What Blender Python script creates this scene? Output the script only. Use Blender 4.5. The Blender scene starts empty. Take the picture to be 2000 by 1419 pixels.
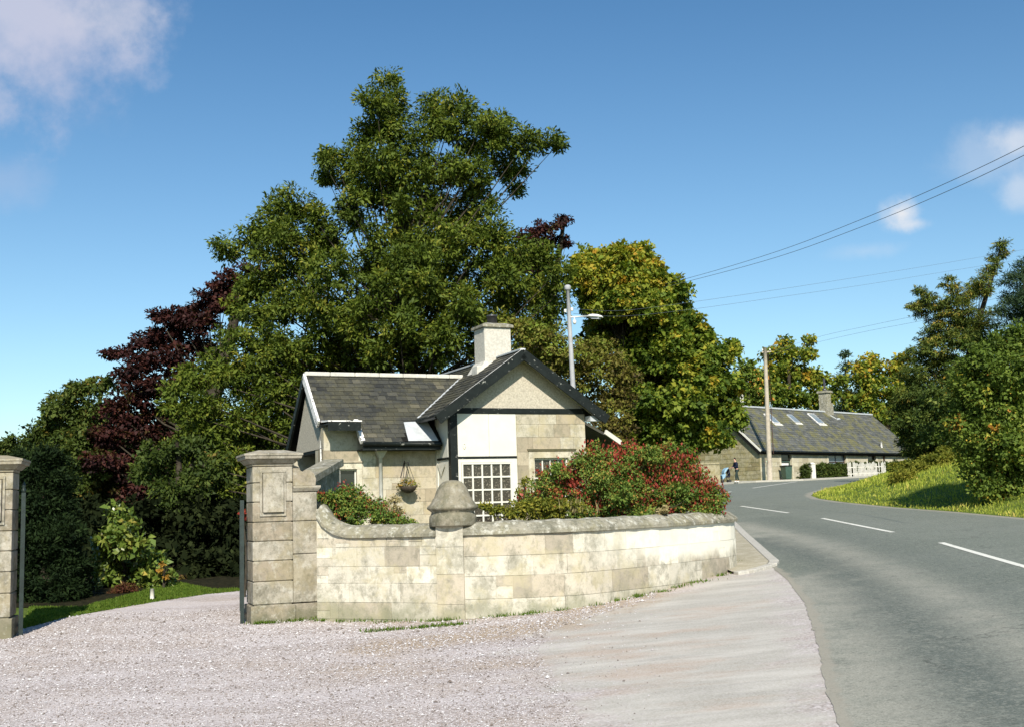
import bpy, bmesh, math, random
import numpy as np
from mathutils import Vector, Matrix, Euler
R = math.radians
random.seed(7)
scene = bpy.context.scene
COL = scene.collection

# ------------------------------------------------------------------ camera
FPX, PW, PH = 2200.0, 2000.0, 1418.0
PITCH, ROLL = R(7.14), R(1.8)
EYE = Vector((0, 0, 1.6))
cam_d = bpy.data.cameras.new('camera')
cam_d.sensor_width = 36.0
cam_d.lens = FPX / PW * 36.0
cam_d.clip_end = 3000
cam_d.clip_start = 0.1
cam = bpy.data.objects.new('camera', cam_d)
CAMR = Matrix.Rotation(R(90) + PITCH, 3, 'X') @ Matrix.Rotation(-ROLL, 3, 'Z')
cam.matrix_world = Matrix.Translation(EYE) @ CAMR.to_4x4()
COL.objects.link(cam)
scene.camera = cam

# ------------------------------------------------------------------ light
SUN_EL, SUN_AZ = 37.0, -5.0            # rays travel towards +y, turned by SUN_AZ to the right
ray = Vector((math.sin(R(SUN_AZ)) * math.cos(R(SUN_EL)), math.cos(R(SUN_AZ)) * math.cos(R(SUN_EL)), -math.sin(R(SUN_EL))))
sun_d = bpy.data.lights.new('sun', 'SUN')
sun_d.energy = 4.6
sun_d.angle = R(0.5)
sun_d.color = (1.0, 0.93, 0.80)
sun = bpy.data.objects.new('sun', sun_d)
sun.rotation_euler = ray.to_track_quat('-Z', 'Y').to_euler()
sun.location = (0, -20, 40)
COL.objects.link(sun)
scene.view_settings.view_transform = 'Standard'
scene.view_settings.look = 'None'
scene.view_settings.gamma = 1.0
scene.view_settings.exposure = 0.62

def pix_dir(px, py):
    d = CAMR @ Vector(((px - PW / 2) / FPX, -(py - PH / 2) / FPX, -1.0))
    return d

world = bpy.data.worlds.new('World')
scene.world = world
world.use_nodes = True
wn, wl = world.node_tree.nodes, world.node_tree.links
wn.clear()
w_out = wn.new('ShaderNodeOutputWorld')
w_bg = wn.new('ShaderNodeBackground')
w_sky = wn.new('ShaderNodeTexSky')
w_sky.sky_type = 'NISHITA'
w_sky.sun_disc = False
w_sky.sun_elevation = R(SUN_EL)
sd = -ray
w_sky.sun_rotation = math.atan2(sd.x, sd.y)
w_sky.air_density = 1.0
w_sky.dust_density = 0.7
w_sky.ozone_density = 1.6
w_bg.inputs['Strength'].default_value = 0.095
w_tc = wn.new('ShaderNodeTexCoord')
w_tint = wn.new('ShaderNodeMix'); w_tint.data_type = 'RGBA'; w_tint.blend_type = 'MULTIPLY'
w_tint.inputs[0].default_value = 1.0
wl.new(w_sky.outputs[0], w_tint.inputs[6])
w_tint.inputs[7].default_value = (0.84, 0.99, 1.03, 1)
w_noise = wn.new('ShaderNodeTexNoise'); w_noise.inputs['Scale'].default_value = 19.0
w_noise.inputs['Detail'].default_value = 8.0; w_noise.inputs['Roughness'].default_value = 0.6
wl.new(w_tc.outputs['Generated'], w_noise.inputs['Vector'])
w_sep = wn.new('ShaderNodeSeparateXYZ'); wl.new(w_tc.outputs['Generated'], w_sep.inputs[0])
w_up = wn.new('ShaderNodeMapRange'); wl.new(w_sep.outputs['Z'], w_up.inputs['Value'])
w_up.inputs['From Min'].default_value = 0.03; w_up.inputs['From Max'].default_value = 0.46
w_col = wn.new('ShaderNodeMix'); w_col.data_type = 'RGBA'
wl.new(w_up.outputs[0], w_col.inputs[0])
w_col.inputs[6].default_value = (1.06, 1.03, 0.98, 1); w_col.inputs[7].default_value = (0.52, 0.74, 0.86, 1)
w_dep = wn.new('ShaderNodeMix'); w_dep.data_type = 'RGBA'; w_dep.blend_type = 'MULTIPLY'; w_dep.inputs[0].default_value = 1.0
wl.new(w_tint.outputs[2], w_dep.inputs[6]); wl.new(w_col.outputs[2], w_dep.inputs[7])
last = w_dep.outputs[2]
# clouds: soft patches of the sky, each round its own direction
for cx, cy, rad, sx, amp, colr in [(10, 10, .088, .8, .72, (4.8, 4.8, 5.6)), (110, 110, .055, .7, .36, (3.8, 3.9, 5.0)), (215, 30, .030, .9, .38, (4.4, 4.5, 5.2)), (1762, 418, .017, .85, .9, (6.2, 6.1, 6.1)), (1785, 437, .016, 1.7, .6, (6.0, 6.0, 6.1)),
                                   (1992, 272, .017, .8, .6, (5.8, 5.9, 6.2)), (1920, 315, .028, .9, .28, (5.6, 5.8, 6.2)), (2000, 375, .016, .8, .45, (5.8, 5.9, 6.2)),
                                   (1690, 490, .03, 2.8, .22, (5.6, 5.8, 6.1)), (20, 360, .03, 1.0, .20, (4.4, 4.5, 5.4))]:
    d = pix_dir(cx, cy).normalized()
    sub = wn.new('ShaderNodeVectorMath'); sub.operation = 'SUBTRACT'
    wl.new(w_tc.outputs['Generated'], sub.inputs[0]); sub.inputs[1].default_value = d
    sc = wn.new('ShaderNodeVectorMath'); sc.operation = 'MULTIPLY'
    wl.new(sub.outputs[0], sc.inputs[0]); sc.inputs[1].default_value = (1 / rad, 1 / rad, sx * 1.6 / rad)
    ln = wn.new('ShaderNodeVectorMath'); ln.operation = 'LENGTH'
    wl.new(sc.outputs[0], ln.inputs[0])
    ad = wn.new('ShaderNodeMath'); ad.operation = 'MULTIPLY_ADD'
    wl.new(w_noise.outputs['Fac'], ad.inputs[0]); ad.inputs[1].default_value = 2.8; ad.inputs[2].default_value = -1.4
    a2 = wn.new('ShaderNodeMath'); a2.operation = 'ADD'
    wl.new(ln.outputs['Value'], a2.inputs[0]); wl.new(ad.outputs[0], a2.inputs[1])
    mr = wn.new('ShaderNodeMapRange'); mr.interpolation_type = 'SMOOTHSTEP'
    wl.new(a2.outputs[0], mr.inputs['Value'])
    mr.inputs['From Min'].default_value = 1.5; mr.inputs['From Max'].default_value = 0.0
    mr.inputs['To Max'].default_value = amp
    mx = wn.new('ShaderNodeMix'); mx.data_type = 'RGBA'
    wl.new(mr.outputs[0], mx.inputs[0]); wl.new(last, mx.inputs[6])
    mx.inputs[7].default_value = (*colr, 1)
    last = mx.outputs[2]
wl.new(last, w_bg.inputs['Color'])
wl.new(w_bg.outputs[0], w_out.inputs['Surface'])

# ------------------------------------------------------------------ terrain height
def softplus(t):
    return np.logaddexp(0, t)

def zbase(x, y):
    x = np.asarray(x, float); y = np.asarray(y, float)
    zx = 0.06 * (-2 + 0.8 * softplus((x + 2) / 0.8) - 0.8 * softplus((x - 8) / 0.8))
    zy = 0.02 * y + 0.0118 * 3 * softplus((y - 17) / 3) - 0.030 * 6 * softplus((y - 100) / 6)
    return zx + zy - 0.18

def P(px, py, y):
    d = pix_dir(px, py)
    return EYE + d * (y / d.y)

def G(px, py, fn=None):
    fn = fn or zbase
    d = pix_dir(px, py)
    t = 3.0
    prev = t
    while t < 400:
        p = EYE + d * t
        if p.z < float(fn(p.x, p.y)):
            lo, hi = prev, t
            for _ in range(30):
                m = (lo + hi) / 2
                q = EYE + d * m
                if q.z < float(fn(q.x, q.y)): hi = m
                else: lo = m
            return EYE + d * hi
        prev = t
        t += 0.25
    return EYE + d * 120

BANK_EDGE = [G(*p) for p in [(2500, 1052), (2200, 1030), (2000, 1011), (1870, 999), (1750, 990), (1650, 980), (1600, 973), (1584, 967), (1590, 961), (1610, 955), (1650, 946), (1700, 938), (1735, 930)]]
bank_poly = np.array([(p.x, p.y) for p in BANK_EDGE] + [(45, 92), (120, 92), (120, 4), (30, 4)])

def poly_sd(x, y, poly):
    """distance to the polygon's outline, positive inside"""
    x = np.asarray(x, float); y = np.asarray(y, float)
    best = np.full(np.broadcast(x, y).shape, 1e9)
    ins = np.zeros(best.shape, bool)
    n = len(poly)
    for i in range(n):
        (ax, ay), (bx, by) = poly[i], poly[(i + 1) % n]
        dx, dy = bx - ax, by - ay
        L = dx * dx + dy * dy + 1e-12
        t = np.clip(((x - ax) * dx + (y - ay) * dy) / L, 0, 1)
        best = np.minimum(best, np.hypot(x - ax - t * dx, y - ay - t * dy))
        if ay != by:
            c = ((ay > y) != (by > y)) & (x < (bx - ax) * (y - ay) / (by - ay) + ax)
            ins ^= c
    return np.where(ins, best, -best)

def line_dist(x, y, pts):
    best = np.full(np.shape(x), 1e9)
    for (ax, ay), (bx, by) in zip(pts[:-1], pts[1:]):
        dx, dy = bx - ax, by - ay
        t = np.clip(((x - ax) * dx + (y - ay) * dy) / (dx * dx + dy * dy + 1e-12), 0, 1)
        best = np.minimum(best, np.hypot(x - ax - t * dx, y - ay - t * dy))
    return best

def zfull(x, y):
    d = np.maximum(poly_sd(x, y, bank_poly) - 0.1, 0)
    h = 0.33 * d * d / (d + 1.0)
    h = 2.1 * np.tanh(h / 2.1)
    return zbase(x, y) + h

# ------------------------------------------------------------------ mesh helpers
class MB:
    def __init__(self):
        self.v, self.f, self.t, self.m, self.sm = [], [], [], [], []
        self.tint = 0.5; self.mi = 0; self.smooth = False
    def quad(self, *ids):
        self.f.append(ids); self.t.append(self.tint); self.m.append(self.mi); self.sm.append(self.smooth)
    def add(self, pts):
        n = len(self.v); self.v += [tuple(p) for p in pts]; return list(range(n, n + len(pts)))
    def face(self, pts):
        self.quad(*self.add(pts))
    def hexa(self, a):
        """8 corners: bottom ring 0-3, top ring 4-7"""
        i = self.add(a)
        for q in ((3, 2, 1, 0), (4, 5, 6, 7), (0, 1, 5, 4), (1, 2, 6, 5), (2, 3, 7, 6), (3, 0, 4, 7)):
            self.quad(*[i[k] for k in q])
    def box(self, fr, u0, u1, v0, v1, z0, z1):
        self.hexa([fr(u0, v0, z0), fr(u1, v0, z0), fr(u1, v1, z0), fr(u0, v1, z0), fr(u0, v0, z1), fr(u1, v0, z1), fr(u1, v1, z1), fr(u0, v1, z1)])
    def frustum(self, fr, a, b, z0, z1):
        (u0, u1, v0, v1), (p0, p1, q0, q1) = a, b
        self.hexa([fr(u0, v0, z0), fr(u1, v0, z0), fr(u1, v1, z0), fr(u0, v1, z0), fr(p0, q0, z1), fr(p1, q0, z1), fr(p1, q1, z1), fr(p0, q1, z1)])
    def prism(self, poly, ext):
        ext = Vector(ext); n = len(poly)
        a = self.add(poly); b = self.add([Vector(p) + ext for p in poly])
        self.quad(*a[::-1]); self.quad(*b)
        for i in range(n):
            j = (i + 1) % n
            self.quad(a[i], a[j], b[j], b[i])
    def beam(self, p, q, w, h, up=(0, 0, 1)):
        p, q = Vector(p), Vector(q); d = (q - p).normalized()
        s = d.cross(Vector(up)).normalized(); t = s.cross(d).normalized()
        c = [(-w / 2, -h / 2), (w / 2, -h / 2), (w / 2, h / 2), (-w / 2, h / 2)]
        self.hexa([p + s * a + t * b for a, b in c] + [q + s * a + t * b for a, b in c])
    def tube(self, pts, rad, n=8, cap=True):
        sm = self.smooth; self.smooth = True
        pts = [Vector(p) for p in pts]
        if not hasattr(rad, '__len__'): rad = [rad] * len(pts)
        rings = []; ref = Vector((0.31, 0.17, 0.93))
        for i, p in enumerate(pts):
            d = (pts[min(i + 1, len(pts) - 1)] - pts[max(i - 1, 0)]).normalized()
            r0 = ref if abs(d.dot(ref)) < 0.95 else Vector((1, 0, 0))
            s = d.cross(r0).normalized(); t = s.cross(d)
            rings.append(self.add([p + (s * math.cos(2 * math.pi * k / n) + t * math.sin(2 * math.pi * k / n)) * rad[i] for k in range(n)]))
        for a, b in zip(rings[:-1], rings[1:]):
            for k in range(n):
                self.quad(a[k], a[(k + 1) % n], b[(k + 1) % n], b[k])
        self.smooth = sm
        if cap:
            self.quad(*rings[0]); self.quad(*rings[-1][::-1])
    def lathe(self, c, prof, n=28, sm=True):
        s0 = self.smooth; self.smooth = sm
        c = Vector(c); rings = []
        for r, z in prof:
            rings.append(self.add([c + Vector((r * math.cos(2 * math.pi * k / n), r * math.sin(2 * math.pi * k / n), z)) for k in range(n)]))
        for a, b in zip(rings[:-1], rings[1:]):
            for k in range(n):
                self.quad(a[k], a[(k + 1) % n], b[(k + 1) % n], b[k])
        self.quad(*rings[0][::-1]); self.quad(*rings[-1])
        self.smooth = s0
    def build(self, name, mats, parent=None, bevel=0):
        me = bpy.data.meshes.new(name)
        org = parent.matrix_world.translation if parent is not None else Vector((0, 0, 0))
        me.from_pydata([tuple(Vector(p)) for p in self.v], [], self.f)
        at = me.attributes.new('tint', 'FLOAT', 'FACE'); at.data.foreach_set('value', self.t)
        for m in (mats if isinstance(mats, (list, tuple)) else [mats]): me.materials.append(m)
        me.polygons.foreach_set('material_index', self.m)
        me.polygons.foreach_set('use_smooth', self.sm)
        me.update()
        o = bpy.data.objects.new(name, me); COL.objects.link(o)
        if parent is not None: put(o, parent)
        if bevel:
            b = o.modifiers.new('edge', 'BEVEL'); b.width = bevel; b.segments = 2; b.limit_method = 'ANGLE'; b.angle_limit = R(40)
        return o

def put(o, parent):
    """parent a mesh whose vertices are in world space"""
    o.parent = parent
    o.matrix_parent_inverse = Matrix.Translation(-WLOC.get(parent.name, Vector((0, 0, 0))))

WLOC = {}
def thing(name, loc, label, cat, group=None):
    e = bpy.data.objects.new(name, None); COL.objects.link(e)
    e.location = Vector(loc); e.empty_display_size = 0.2
    WLOC[e.name] = Vector(loc)
    return tag(e, label, cat, group)
def tag(o, label, cat, group=None):
    o['label'] = label; o['category'] = cat
    if group: o['group'] = group
    return o
def struct(o, kind='structure'):
    o['kind'] = kind; return o

class Frame:
    def __init__(self, origin, yaw):
        self.o = Vector(origin); c, s = math.cos(yaw), math.sin(yaw)
        self.u = Vector((c, s, 0)); self.v = Vector((-s, c, 0))
    def __call__(self, u, v, z):
        p = self.o + self.u * u + self.v * v
        return Vector((p.x, p.y, z))

# ------------------------------------------------------------------ materials
class NT:
    def __init__(self, name):
        self.m = bpy.data.materials.new(name); self.m.use_nodes = True
        self.n, self.l = self.m.node_tree.nodes, self.m.node_tree.links
        self.n.clear()
        self.out = self.n.new('ShaderNodeOutputMaterial')
        self.tc = self.n.new('ShaderNodeTexCoord')
    def new(self, t, **k):
        x = self.n.new(t)
        for a, b in k.items(): setattr(x, a, b)
        return x
    def put(self, sock, val):
        if isinstance(val, bpy.types.NodeSocket): self.l.new(val, sock)
        elif isinstance(val, (tuple, list)) and len(val) == 3 and sock.type == 'RGBA': sock.default_value = (*val, 1)
        else: sock.default_value = val
    def noise(self, scale, detail=4, rough=0.55, vec=None, out='Fac', stretch=None):
        x = self.new('ShaderNodeTexNoise')
        x.inputs['Scale'].default_value = scale; x.inputs['Detail'].default_value = detail; x.inputs['Roughness'].default_value = rough
        v = vec if vec is not None else self.tc.outputs['Object']
        if stretch:
            mp = self.new('ShaderNodeMapping'); mp.inputs['Scale'].default_value = stretch
            self.l.new(v, mp.inputs['Vector']); v = mp.outputs[0]
        self.l.new(v, x.inputs['Vector'])
        return x.outputs[out]
    def vor(self, scale, out='Color', feature='F1'):
        x = self.new('ShaderNodeTexVoronoi', feature=feature); x.inputs['Scale'].default_value = scale
        self.l.new(self.tc.outputs['Object'], x.inputs['Vector'])
        return x.outputs[out]
    def ramp(self, fac, stops):
        x = self.new('ShaderNodeValToRGB'); e = x.color_ramp.elements
        while len(e) < len(stops): e.new(0.5)
        for el, (p, c) in zip(e, stops):
            el.position = p; el.color = (*c, 1) if len(c) == 3 else c
        self.put(x.inputs[0], fac); return x.outputs[0]
    def mr(self, val, a, b, c=0.0, d=1.0, smooth=True):
        x = self.new('ShaderNodeMapRange')
        if smooth: x.interpolation_type = 'SMOOTHSTEP'
        self.put(x.inputs['Value'], val)
        for k, v in zip(('From Min', 'From Max', 'To Min', 'To Max'), (a, b, c, d)): x.inputs[k].default_value = v
        return x.outputs[0]
    def mix(self, fac, a, b, mode='MIX'):
        x = self.new('ShaderNodeMix', data_type='RGBA', blend_type=mode)
        self.put(x.inputs[0], fac); self.put(x.inputs[6], a); self.put(x.inputs[7], b); return x.outputs[2]
    def math(self, op, a, b=0.0, c=0.0):
        x = self.new('ShaderNodeMath', operation=op)
        self.put(x.inputs[0], a); self.put(x.inputs[1], b); self.put(x.inputs[2], c); return x.outputs[0]
    def attr(self, name):
        x = self.new('ShaderNodeAttribute', attribute_name=name); return x.outputs['Fac']
    def pos(self):
        g = self.new('ShaderNodeNewGeometry'); s = self.new('ShaderNodeSeparateXYZ')
        self.l.new(g.outputs['Position'], s.inputs[0]); return s.outputs
    def grey(self, c):
        x = self.new('ShaderNodeRGBToBW'); self.put(x.inputs[0], c); return x.outputs[0]
    def bump(self, h, strength=0.4, dist=0.02, normal=None):
        x = self.new('ShaderNodeBump'); x.inputs['Strength'].default_value = strength; x.inputs['Distance'].default_value = dist
        self.put(x.inputs['Height'], h)
        if normal is not None: self.l.new(normal, x.inputs['Normal'])
        return x.outputs[0]
    def done(self, col, rough=0.85, normal=None, spec=0.3, metal=0.0):
        b = self.new('ShaderNodeBsdfPrincipled')
        self.put(b.inputs['Base Color'], col); self.put(b.inputs['Roughness'], rough)
        b.inputs['Specular IOR Level'].default_value = spec; b.inputs['Metallic'].default_value = metal
        if normal is not None: self.l.new(normal, b.inputs['Normal'])
        self.l.new(b.outputs[0], self.out.inputs[0]); return self.m

def m_stone(name, pale, warm, dark, stain=0.5, base_dirt=None, lime=False, lichen=0.0):
    n = NT(name)
    t = n.attr('tint')
    c = n.ramp(t, [(0.0, tuple(a * .72 for a in warm)), (0.25, warm), (0.5, pale), (0.8, tuple(min(1, a * 1.15) for a in pale)), (1.0, tuple(min(1, a * 1.38) for a in pale))])
    fine = n.noise(55, 5, 0.7)
    c = n.mix(n.mr(fine, 0.3, 0.75, 0.0, 0.32), c, tuple(a * 0.55 for a in pale))
    blot = n.noise(2.9, 8, 0.78)
    c = n.mix(n.mr(blot, 0.45, 0.62, 0.0, stain), c, dark)
    st2 = n.noise(9, 7, 0.75, stretch=(1, 1, 0.6))
    c = n.mix(n.mr(st2, 0.50, 0.64, 0.0, stain * 0.85), c, tuple(a * 0.8 for a in dark))
    gr = n.noise(2.3, 5, 0.7)
    c = n.mix(n.mr(gr, 0.48, 0.62, 0, 0.5), c, (warm[0] * 0.92, warm[1] * 0.93, warm[2] * 0.76))
    if base_dirt:
        z0, z1 = base_dirt
        p = n.pos()
        h = n.math('ADD', p[2], n.mr(n.noise(3.2, 5), 0.3, 0.7, -0.18, 0.18))
        c = n.mix(n.mr(h, z1, z0, 0, 0.62), c, (dark[0] * 0.9, dark[1] * 0.98, dark[2] * 0.8))
    if lime:
        p = n.pos()
        q = n.math('MULTIPLY_ADD', n.noise(2.2, 4), 0.9, -0.45)
        a = n.mr(n.math('ADD', p[0], n.math('MULTIPLY', q, 2.2)), 0.6, 2.6)
        b = n.mr(n.math('ADD', p[2], n.math('MULTIPLY', q, 0.5)), 0.66, 0.86)
        c = n.mix(n.math('MULTIPLY', n.math('MULTIPLY', a, b), 0.8), c, (0.80, 0.77, 0.67))
    if lichen:
        s = n.noise(9, 6, 0.75)
        c = n.mix(n.mr(s, 0.5, 0.66, 0, lichen), c, (0.52, 0.51, 0.45))
        s3 = n.noise(17, 6, 0.75)
        c = n.mix(n.mr(s3, 0.55, 0.66, 0, lichen), c, (0.10, 0.10, 0.075))
    hb = n.math('ADD', n.math('MULTIPLY', n.noise(120, 4), 0.5), n.noise(18, 5))
    return n.done(c, 0.92, n.bump(hb, 0.35, 0.012), 0.2)

def m_plain(name, col, rough=0.7, var=0.15, scale=8, spec=0.3, bump=0.1, metal=0.0, peel=None, peel_at=0.62):
    n = NT(name)
    c = n.mix(n.mr(n.noise(scale, 6, 0.65), 0.3, 0.7), tuple(a * (1 - var) for a in col), tuple(min(1, a * (1 + var)) for a in col))
    if peel:
        c = n.mix(n.mr(n.noise(7, 6, 0.7, stretch=(1, 1, 1.6)), peel_at, peel_at + 0.05), c, peel)
    return n.done(c, rough, n.bump(n.noise(scale * 6, 4), bump, 0.008), spec, metal)

def m_leaf(name, stops, trans=0.35, rough=0.6, spec=0.16):
    n = NT(name)
    col = n.ramp(n.attr('tint'), stops)
    col = n.mix(n.mr(n.noise(0.55, 3), 0.35, 0.65, 0, 0.45), col, n.mix(1.0, col, (0.62, 0.66, 0.55), 'MULTIPLY'))
    b = n.new('ShaderNodeBsdfPrincipled')
    n.put(b.inputs['Base Color'], col); b.inputs['Roughness'].default_value = rough; b.inputs['Specular IOR Level'].default_value = spec
    tr = n.new('ShaderNodeBsdfTranslucent')
    n.put(tr.inputs['Color'], n.mix(1.0, col, (1.0, 1.05, 0.5), 'MULTIPLY'))
    mx = n.new('ShaderNodeMixShader'); mx.inputs[0].default_value = trans
    n.l.new(b.outputs[0], mx.inputs[1]); n.l.new(tr.outputs[0], mx.inputs[2]); n.l.new(mx.outputs[0], n.out.inputs[0])
    return n.m

def m_slate(name, cols, moss=0.3, moss_col=(0.16, 0.15, 0.05)):
    n = NT(name)
    c = n.ramp(n.attr('tint'), cols)
    c = n.mix(n.mr(n.noise(30, 5, 0.7), 0.35, 0.75, 0, 0.4), c, tuple(a * 0.5 for a in cols[0][1]))
    c = n.mix(n.mr(n.noise(1.1, 8, 0.75), 0.46, 0.60, 0, moss), c, moss_col)
    c = n.mix(n.mr(n.noise(13, 5, 0.7), 0.55, 0.66, 0, moss * 0.9), c, tuple(a * 1.5 for a in moss_col))
    return n.done(c, 0.7, n.bump(n.noise(45, 4), 0.3, 0.01), 0.35)

def m_glass(name, col=(0.02, 0.025, 0.022), spots=None):
    n = NT(name)
    c = col
    if spots:
        c = n.mix(n.mr(n.noise(28, 3, 0.6), 0.56, 0.66, 0, 0.85), col, spots)
    return n.done(c, 0.08, n.bump(n.noise(3, 2), 0.05, 0.02), 0.6)

M = {}
M['wall_stone'] = m_stone('wall_stone', (0.545, 0.51, 0.43), (0.47, 0.41, 0.325), (0.20, 0.19, 0.145), 0.62, (0.02, 0.50), lime=True)
M['pier_stone'] = m_stone('pier_stone', (0.35, 0.32, 0.265), (0.29, 0.245, 0.185), (0.12, 0.112, 0.08), 0.62, (0.05, 0.42), lichen=0.35)
M['coping_stone'] = m_stone('coping_stone', (0.29, 0.27, 0.215), (0.26, 0.235, 0.175), (0.11, 0.108, 0.08), 0.7, lichen=0.8)
M['lodge_stone'] = m_stone('lodge_stone', (0.48, 0.44, 0.35), (0.41, 0.345, 0.25), (0.21, 0.195, 0.14), 0.55)
M['far_stone'] = m_stone('far_stone', (0.32, 0.285, 0.19), (0.29, 0.24, 0.13), (0.15, 0.14, 0.07), 0.7)
M['far_white'] = m_stone('far_white', (0.50, 0.46, 0.36), (0.45, 0.40, 0.29), (0.30, 0.27, 0.18), 0.35)
M['finial_stone'] = m_stone('finial_stone', (0.25, 0.23, 0.18), (0.24, 0.205, 0.145), (0.10, 0.098, 0.065), 0.7, lichen=0.25)
M['harling'] = m_plain('harling', (0.44, 0.40, 0.325), 0.95, 0.22, 26, 0.1, 0.9)
M['chimney_render'] = m_plain('chimney_render', (0.50, 0.475, 0.42), 0.95, 0.16, 18, 0.1, 0.7)
M['white_paint'] = m_plain('white_paint', (0.61, 0.59, 0.525), 0.45, 0.05, 3, 0.4, 0.06)
M['black_paint'] = m_plain('black_paint', (0.009, 0.012, 0.011), 0.5, 0.3, 6, 0.22, 0.2, peel=(0.30, 0.30, 0.27), peel_at=0.615)
M['peeling_white'] = m_plain('peeling_white', (0.74, 0.72, 0.70), 0.6, 0.08, 6, 0.3, 0.3, peel=(0.03, 0.03, 0.03), peel_at=0.57)
M['lead'] = m_plain('lead', (0.42, 0.44, 0.46), 0.5, 0.12, 5, 0.4, 0.1)
M['ridge_white'] = m_plain('ridge_white', (0.52, 0.50, 0.45), 0.8, 0.15, 9, 0.2, 0.3)
M['dark_void'] = m_plain('dark_void', (0.012, 0.012, 0.011), 0.9, 0.3, 5, 0.1, 0.1)
M['glass'] = m_glass('glass', (0.018, 0.022, 0.02), None)
M['glass_lace'] = m_glass('glass_lace', (0.035, 0.030, 0.024), (0.26, 0.23, 0.18))
M['glass_sky'] = m_glass('glass_sky', (0.18, 0.22, 0.25), None)
M['slate'] = m_slate('slate', [(0, (0.020, 0.021, 0.020)), (0.45, (0.042, 0.043, 0.038)), (0.8, (0.070, 0.068, 0.055)), (1, (0.12, 0.11, 0.08))], 0.45, (0.085, 0.078, 0.042))
M['slate_moss'] = m_slate('slate_moss', [(0, (0.06, 0.064, 0.066)), (0.5, (0.095, 0.10, 0.10)), (1, (0.15, 0.15, 0.14))], 0.75, (0.15, 0.14, 0.05))
M['gate_iron'] = m_plain('gate_iron', (0.012, 0.022, 0.020), 0.4, 0.3, 9, 0.5, 0.15)
M['dark_metal'] = m_plain('dark_metal', (0.03, 0.03, 0.032), 0.4, 0.3, 9, 0.5, 0.1)
M['flue_metal'] = m_plain('flue_metal', (0.10, 0.10, 0.11), 0.35, 0.2, 9, 0.5, 0.05, 0.6)
M['grey_pipe'] = m_plain('grey_pipe', (0.50, 0.49, 0.46), 0.5, 0.12, 7, 0.4, 0.1)
M['pole_concrete'] = m_plain('pole_concrete', (0.34, 0.345, 0.36), 0.7, 0.12, 4, 0.3, 0.2)
M['pole_wood'] = m_plain('pole_wood', (0.40, 0.35, 0.28), 0.85, 0.15, 4, 0.2, 0.3)
M['lamp_white'] = m_plain('lamp_white', (0.70, 0.70, 0.66), 0.4, 0.05, 5, 0.4, 0.02)
M['cable'] = m_plain('cable', (0.10, 0.115, 0.14), 0.6, 0.1, 2, 0.3, 0)
M['bark'] = m_plain('bark', (0.045, 0.038, 0.028), 0.95, 0.4, 9, 0.1, 0.9)
M['bark_pale'] = m_plain('bark_pale', (0.22, 0.20, 0.155), 0.95, 0.3, 7, 0.1, 0.8)
M['kerb_stone'] = m_plain('kerb_stone', (0.42, 0.40, 0.36), 0.9, 0.15, 14, 0.2, 0.4)
M['line_paint'] = m_plain('line_paint', (0.66, 0.65, 0.59), 0.75, 0.12, 20, 0.25, 0.3, peel=(0.22, 0.225, 0.20), peel_at=0.60)
M['bin_green'] = m_plain('bin_green', (0.045, 0.085, 0.065), 0.4, 0.1, 5, 0.4, 0.02)
M['wicker'] = m_plain('wicker', (0.05, 0.04, 0.03), 0.9, 0.3, 30, 0.1, 0.8)
M['skin'] = m_plain('skin', (0.50, 0.30, 0.22), 0.6, 0.05, 5, 0.3, 0)
M['navy_cloth'] = m_plain('navy_cloth', (0.012, 0.016, 0.035), 0.9, 0.2, 9, 0.1, 0.2)
M['dark_green_cloth'] = m_plain('dark_green_cloth', (0.03, 0.045, 0.042), 0.9, 0.2, 9, 0.1, 0.2)
M['hair'] = m_plain('hair', (0.02, 0.012, 0.012), 0.7, 0.2, 30, 0.2, 0.3)
M['white_cloth'] = m_plain('white_cloth', (0.70, 0.70, 0.68), 0.7, 0.05, 9, 0.2, 0.1)
M['blue_cloth'] = m_plain('blue_cloth', (0.25, 0.40, 0.52), 0.85, 0.15, 6, 0.1, 0.2)
# ------------------------------------------------------------------ setting: ground, drive, road
def grid_sheet(name, outline, mat, dz, cell, fn, attrs=None, far=None):
    """a sheet with this outline, cut on a regular grid and laid on the terrain"""
    bm = bmesh.new()
    vs = [bm.verts.new((x, y, 0)) for x, y in outline]
    f = bm.faces.new(vs)
    bmesh.ops.triangulate(bm, faces=[f])
    xs = [p[0] for p in outline]; ys = [p[1] for p in outline]
    def cuts(a, b, fine_to):
        out, t = [], math.floor(a / cell) * cell
        while t < b:
            out.append(t); t += cell if abs(t) < fine_to else cell * 4
        return out
    for x in cuts(min(xs), max(xs), 24):
        bmesh.ops.bisect_plane(bm, geom=bm.verts[:] + bm.edges[:] + bm.faces[:], plane_co=(x, 0, 0), plane_no=(1, 0, 0))
    for y in cuts(min(ys), max(ys), 40):
        bmesh.ops.bisect_plane(bm, geom=bm.verts[:] + bm.edges[:] + bm.faces[:], plane_co=(0, y, 0), plane_no=(0, 1, 0))
    bm.normal_update()
    for f in bm.faces:
        if f.normal.z < 0: f.normal_flip()
    me = bpy.data.meshes.new(name); bm.to_mesh(me); bm.free()
    n = len(me.vertices); co = np.empty(n * 3); me.vertices.foreach_get('co', co); co = co.reshape(-1, 3)
    co[:, 2] = fn(co[:, 0], co[:, 1]) + dz
    me.vertices.foreach_set('co', co.ravel())
    for k, fa in (attrs or {}).items():
        a = me.attributes.new(k, 'FLOAT', 'POINT'); a.data.foreach_set('value', fa(co[:, 0], co[:, 1]))
    me.polygons.foreach_set('use_smooth', [True] * len(me.polygons))
    me.materials.append(mat); me.update()
    o = bpy.data.objects.new(name, me); COL.objects.link(o)
    return struct(o)

def xy(*px): return [(p.x, p.y) for p in (G(*q) for q in px)]

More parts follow.
